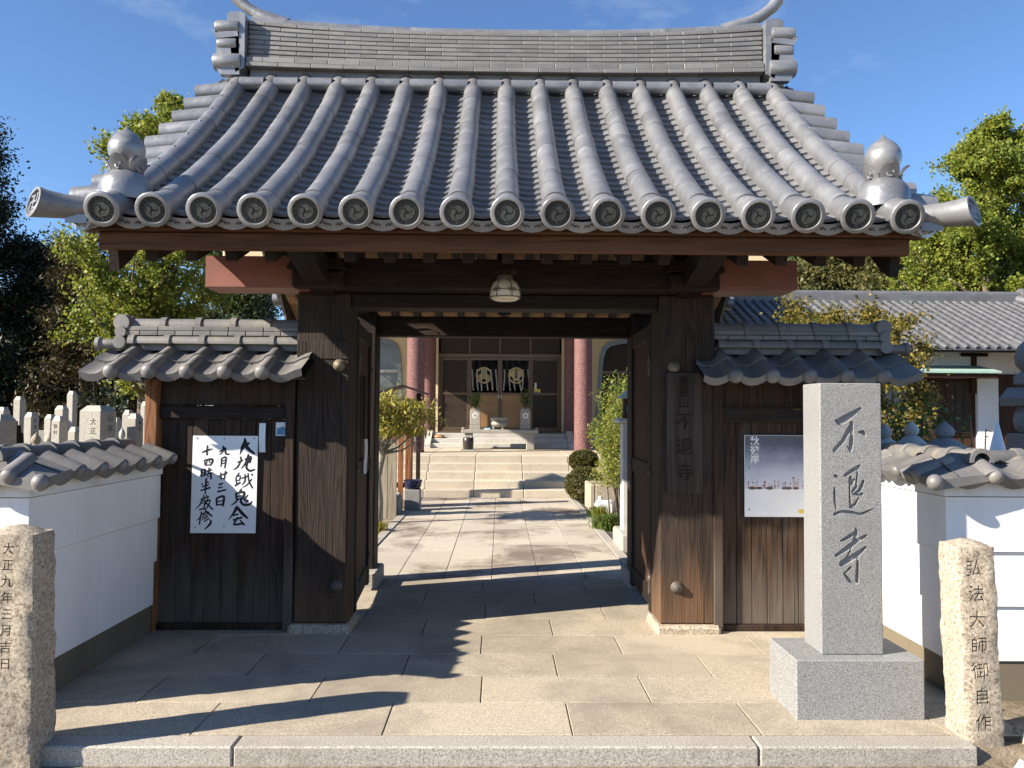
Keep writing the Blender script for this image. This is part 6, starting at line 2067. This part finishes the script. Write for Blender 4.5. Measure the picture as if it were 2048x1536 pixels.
# grass tuft
def tuft(x, y, z, n, h, sp, label, mat='grass', name='grass_tuft', cat='grass'):
    t_ = thing(name, label, cat, (x, y, z))
    V = []
    for i in range(n):
        a = rng.uniform(0, 2 * PI); l = h * rng.uniform(0.6, 1.1); o = rng.uniform(0.2, 1) * sp
        b0 = np.array((x + rng.normal() * sp * 0.3, y + rng.normal() * sp * 0.3, z))
        d_ = np.array((math.cos(a), math.sin(a), 0)); s_ = np.array((-math.sin(a), math.cos(a), 0)) * 0.005
        p1 = b0 + d_ * o * 0.35 + np.array((0, 0, l * 0.7)); p2 = b0 + d_ * o + np.array((0, 0, l * 0.72))
        V += [b0 - s_, b0 + s_, p1 + s_, p1 - s_, p1 - s_, p1 + s_, p2 + s_ * 0.1, p2 - s_ * 0.1]
    V = np.array(V); c = V.mean(0)
    put('blades', quads_mesh('blades', V - c, mat), t_, tuple(c))
tuft(1.42, 10.9, -0.03, 900, 0.28, 0.26, 'tuft of bright green grass turning straw at its edge beside path')
tuft(-1.52, 10.6, -0.03, 120, 0.2, 0.15, 'sparse fern-like tuft at the foot of the pruned tree', 'pruned', 'fern_tuft', 'fern')
tuft(1.45, 12.1, -0.03, 300, 0.25, 0.2, 'low spreading tuft under the nandina bush', 'nandina', 'fern_tuft', 'fern')
# bush and dry stalks behind the right wall
def bush(x, y, h, w, n, size, mat, label, seed, zmin=0.2, stems=10):
    r2 = np.random.default_rng(seed)
    b = thing('leafy_bush', label, 'bush', (x, y, -0.03))
    m = MB(); cl = []
    for i in range(stems):
        a = i * 2.4
        e = Vector((x + math.cos(a) * w * r2.uniform(0.2, 1), y + math.sin(a) * w * r2.uniform(0.2, 1), h * r2.uniform(0.6, 1)))
        s0 = Vector((x, y, -0.03))
        m.tube([s0, s0.lerp(e, 0.5) + Vector((0, 0, 0.1 * h)), e], [0.02, 0.012, 0.004], 5)
        for u in np.linspace(0.35, 1, 6): cl.append(s0.lerp(e, u))
    build(m, 'stem', 'bark', b)
    C = np.array([tuple(p) for p in cl]); C = C[r2.choice(len(C), n)] + r2.normal(size=(n, 3)) * np.array((w * 0.28, w * 0.28, w * 0.22))
    C = C[C[:, 2] > zmin]
    V = leaf_verts(C, size, r2, 0.6); c = V.mean(0)
    put('foliage', quads_mesh('foliage', V - c, mat), b, tuple(c))
    return b
bush(P(1835, 9.0), 9.0, 1.72, 0.38, 1500, 0.06, 'green', 'green leafy bush behind the pale stone lanterns', 3)
def stalks(x, y, h, n, label, seed):
    r2 = random.Random(seed)
    s_ = thing('dry_stalks', label, 'plant', (x, y, -0.03))
    m = MB()
    for i in range(n):
        e = (x + r2.uniform(-0.12, 0.12), y + r2.uniform(-0.1, 0.1), h * r2.uniform(0.8, 1.02))
        md = (x + (e[0] - x) * 0.5 + r2.uniform(-0.02, 0.02), y, h * 0.55)
        m.tube([(x, y, -0.03), md, e], [0.008, 0.007, 0.004], 5)
        for q in range(3):
            t = r2.uniform(0.6, 1)
            b0 = Vector(md).lerp(Vector(e), t)
            m.tube([b0, b0 + Vector((r2.uniform(-0.06, 0.06), 0, r2.uniform(-0.03, 0.05)))], [0.005, 0.002], 4)
    build(m, 'stem', 'drystalk', s_)
stalks(P(1962, 6.4), 6.4, 1.44, 7, 'bare reddish dry stalks sticking up behind the right wall', 2)
stalks(P(1865, 6.8), 6.8, 1.38, 6, 'pale dry stalks between two stone lanterns', 5)
bush(P(215, 15.5), 15.5, 2.2, 0.6, 900, 0.09, 'evergreen', 'dark bush behind the graveyard block fence', 8)

# ================================================================== TREES
gk = lambda w: (lambda f: w * (0.35 + 0.9 * math.sin(PI * min(1, (f * 0.92 + 0.10))) ** 0.8) * (1 - 0.35 * f))
make_tree('ginkgo_tree', 'tall yellow-green ginkgo tree between the graveyard and the hall', 'tree', (P(298, 20.5), 20.5, -0.05), 9.75, 60,
          dict(aspect=1.0), 'ginkgo', 'bark', 0.22, 60000, 0.07, 21, clump=0.19, twigs=6, first=0.16, envelope=lambda f: 2.6 * (1.02 - f) ** 0.62 * (0.75 + 0.25 * min(1, f * 4)), up=0.85, spread=(0.6, 1.25))
make_tree('ginkgo_tree', 'broad ginkgo tree with bright leaves behind the tiled house', 'tree', (P(1985, 29), 29, -0.05), 12.2, 66,
          dict(aspect=1.0), 'ginkgo', 'bark', 0.26, 90000, 0.09, 22, clump=0.21, twigs=6, first=0.12, envelope=gk(3.1), up=0.85, spread=(0.55, 1.22))
make_tree('ginkgo_tree', 'shorter ginkgo tree left of the broad one behind the house', 'tree', (P(1885, 31), 31, -0.05), 9.9, 50,
          dict(aspect=1.0), 'ginkgo', 'bark', 0.24, 60000, 0.09, 23, clump=0.21, twigs=6, first=0.12, envelope=gk(2.4), up=0.85, spread=(0.55, 1.25))
make_tree('ginkgo_tree', 'ginkgo tree at the far right beyond the house ridge end', 'tree', (P(2110, 30), 30, -0.05), 11.0, 50,
          dict(aspect=1.0), 'ginkgo', 'bark', 0.24, 60000, 0.09, 24, clump=0.21, twigs=6, first=0.12, envelope=gk(2.8), up=0.85, spread=(0.55, 1.25))
ev = lambda w: (lambda f: w * (1.0 - 0.75 * f) ** 0.7 * (0.6 + 0.4 * min(1, f * 6)))
make_tree('evergreen_tree', 'dense dark evergreen tree towering over the graveyard', 'tree', (P(-75, 23), 23, -0.05), 9.6, 80,
          dict(aspect=0.7), 'evergreen', 'bark', 0.3, 75000, 0.08, 31, clump=0.30, twigs=6, first=0.06, envelope=ev(2.5), up=0.35)
make_tree('evergreen_tree', 'shorter dark evergreen right of the towering one', 'tree', (P(85, 24), 24, -0.05), 6.3, 60,
          dict(aspect=0.7), 'evergreen', 'bark', 0.24, 55000, 0.08, 32, clump=0.30, twigs=6, first=0.05, envelope=ev(2.1), up=0.3)
make_tree('cedar_tree', 'brown-tinged cedar between the dark evergreens and the ginkgo', 'tree', (P(172, 22.5), 22.5, -0.05), 6.4, 56,
          dict(aspect=0.4, droop=0.3), 'cedar', 'bark', 0.2, 26000, 0.10, 33, clump=0.22, twigs=6, first=0.08, envelope=ev(1.5), up=0.15)
make_tree('evergreen_tree', 'low dark evergreen behind the gravestones, under the ginkgo', 'tree', (P(290, 25), 25, -0.05), 4.2, 50,
          dict(aspect=0.7), 'evergreen', 'bark', 0.18, 36000, 0.085, 34, clump=0.30, twigs=6, first=0.05, envelope=ev(2.2), up=0.3)
make_tree('evergreen_tree', 'dark round evergreen behind the ginkgo near the hall eave', 'tree', (P(470, 33), 33, -0.05), 8.2, 46,
          dict(aspect=0.7), 'hill_leaf_dark', 'bark', 0.25, 40000, 0.12, 35, clump=0.4, twigs=5, first=0.1, envelope=ev(3.6), up=0.5)
mp = lambda f: 1.15 * (0.7 + 0.5 * math.sin(PI * f))
make_tree('maple_tree', 'turning maple with green and orange leaves before the tiled house', 'tree', (P(1705, 14), 14, -0.05), 3.2, 22,
          dict(aspect=0.9), 'maple', 'bark', 0.07, 24000, 0.045, 41, clump=0.16, twigs=5, first=0.42, envelope=mp, up=0.35)
br = lambda w: (lambda f: w * (0.5 + 0.6 * math.sin(PI * min(1, f * 0.9 + 0.1))))
hill = structure(put('hill', MB().add([(6, 42, -0.1), (60, 42, -0.1), (60, 52, 6.5), (6, 52, 6.5), (6, 80, 7), (60, 80, 7)], [(0, 1, 2, 3), (3, 2, 5, 4)]).mesh('hill', 'earth'), None))
labs = ['pale yellowish woodland tree on the hillside nearest the hall', 'dark green woodland tree on the hillside behind the gate eave', 'olive woodland tree in the middle of the hillside',
        'golden-olive woodland tree on the hillside above the house ridge', 'grey-green woodland tree at the top of the hillside', 'large olive woodland tree behind the ginkgos', 'green woodland tree closing the hillside at the right']
for i, (px_, d, h, zb, mt) in enumerate(((1570, 44, 8.0, 1.3, 'hill_leaf'), (1625, 50, 7.0, 5.2, 'hill_leaf_dark'), (1690, 46, 8.0, 2.6, 'hill_leaf'), (1760, 44, 9.0, 1.3, 'hill_leaf'),
                                          (1825, 48, 7.2, 3.9, 'hill_leaf_dark'), (1900, 46, 7.0, 2.6, 'hill_leaf'), (2010, 46, 6.6, 2.6, 'hill_leaf_dark'))):
    make_tree('woodland_tree', labs[i], 'tree', (P(px_, d), d, zb), h, 40, dict(aspect=0.8), mt, 'bark', 0.2, 26000, 0.16, 60 + i, group='trees on the hillside',
              clump=0.5, twigs=4, first=0.12, envelope=br(2.6), up=0.5)
# fallen leaves and grit at the kerb
rng = np.random.default_rng(77)
n = 260
C = np.stack([rng.uniform(-2.3, 2.4, n), rng.uniform(3.60, 3.785, n), np.full(n, -0.113)], 1)
V = leaf_verts(C, 0.012, rng, 0.6, flat=0.85)
structure(put('fallen_leaves', quads_mesh('fallen_leaves', V, 'cedar'), None), 'stuff')
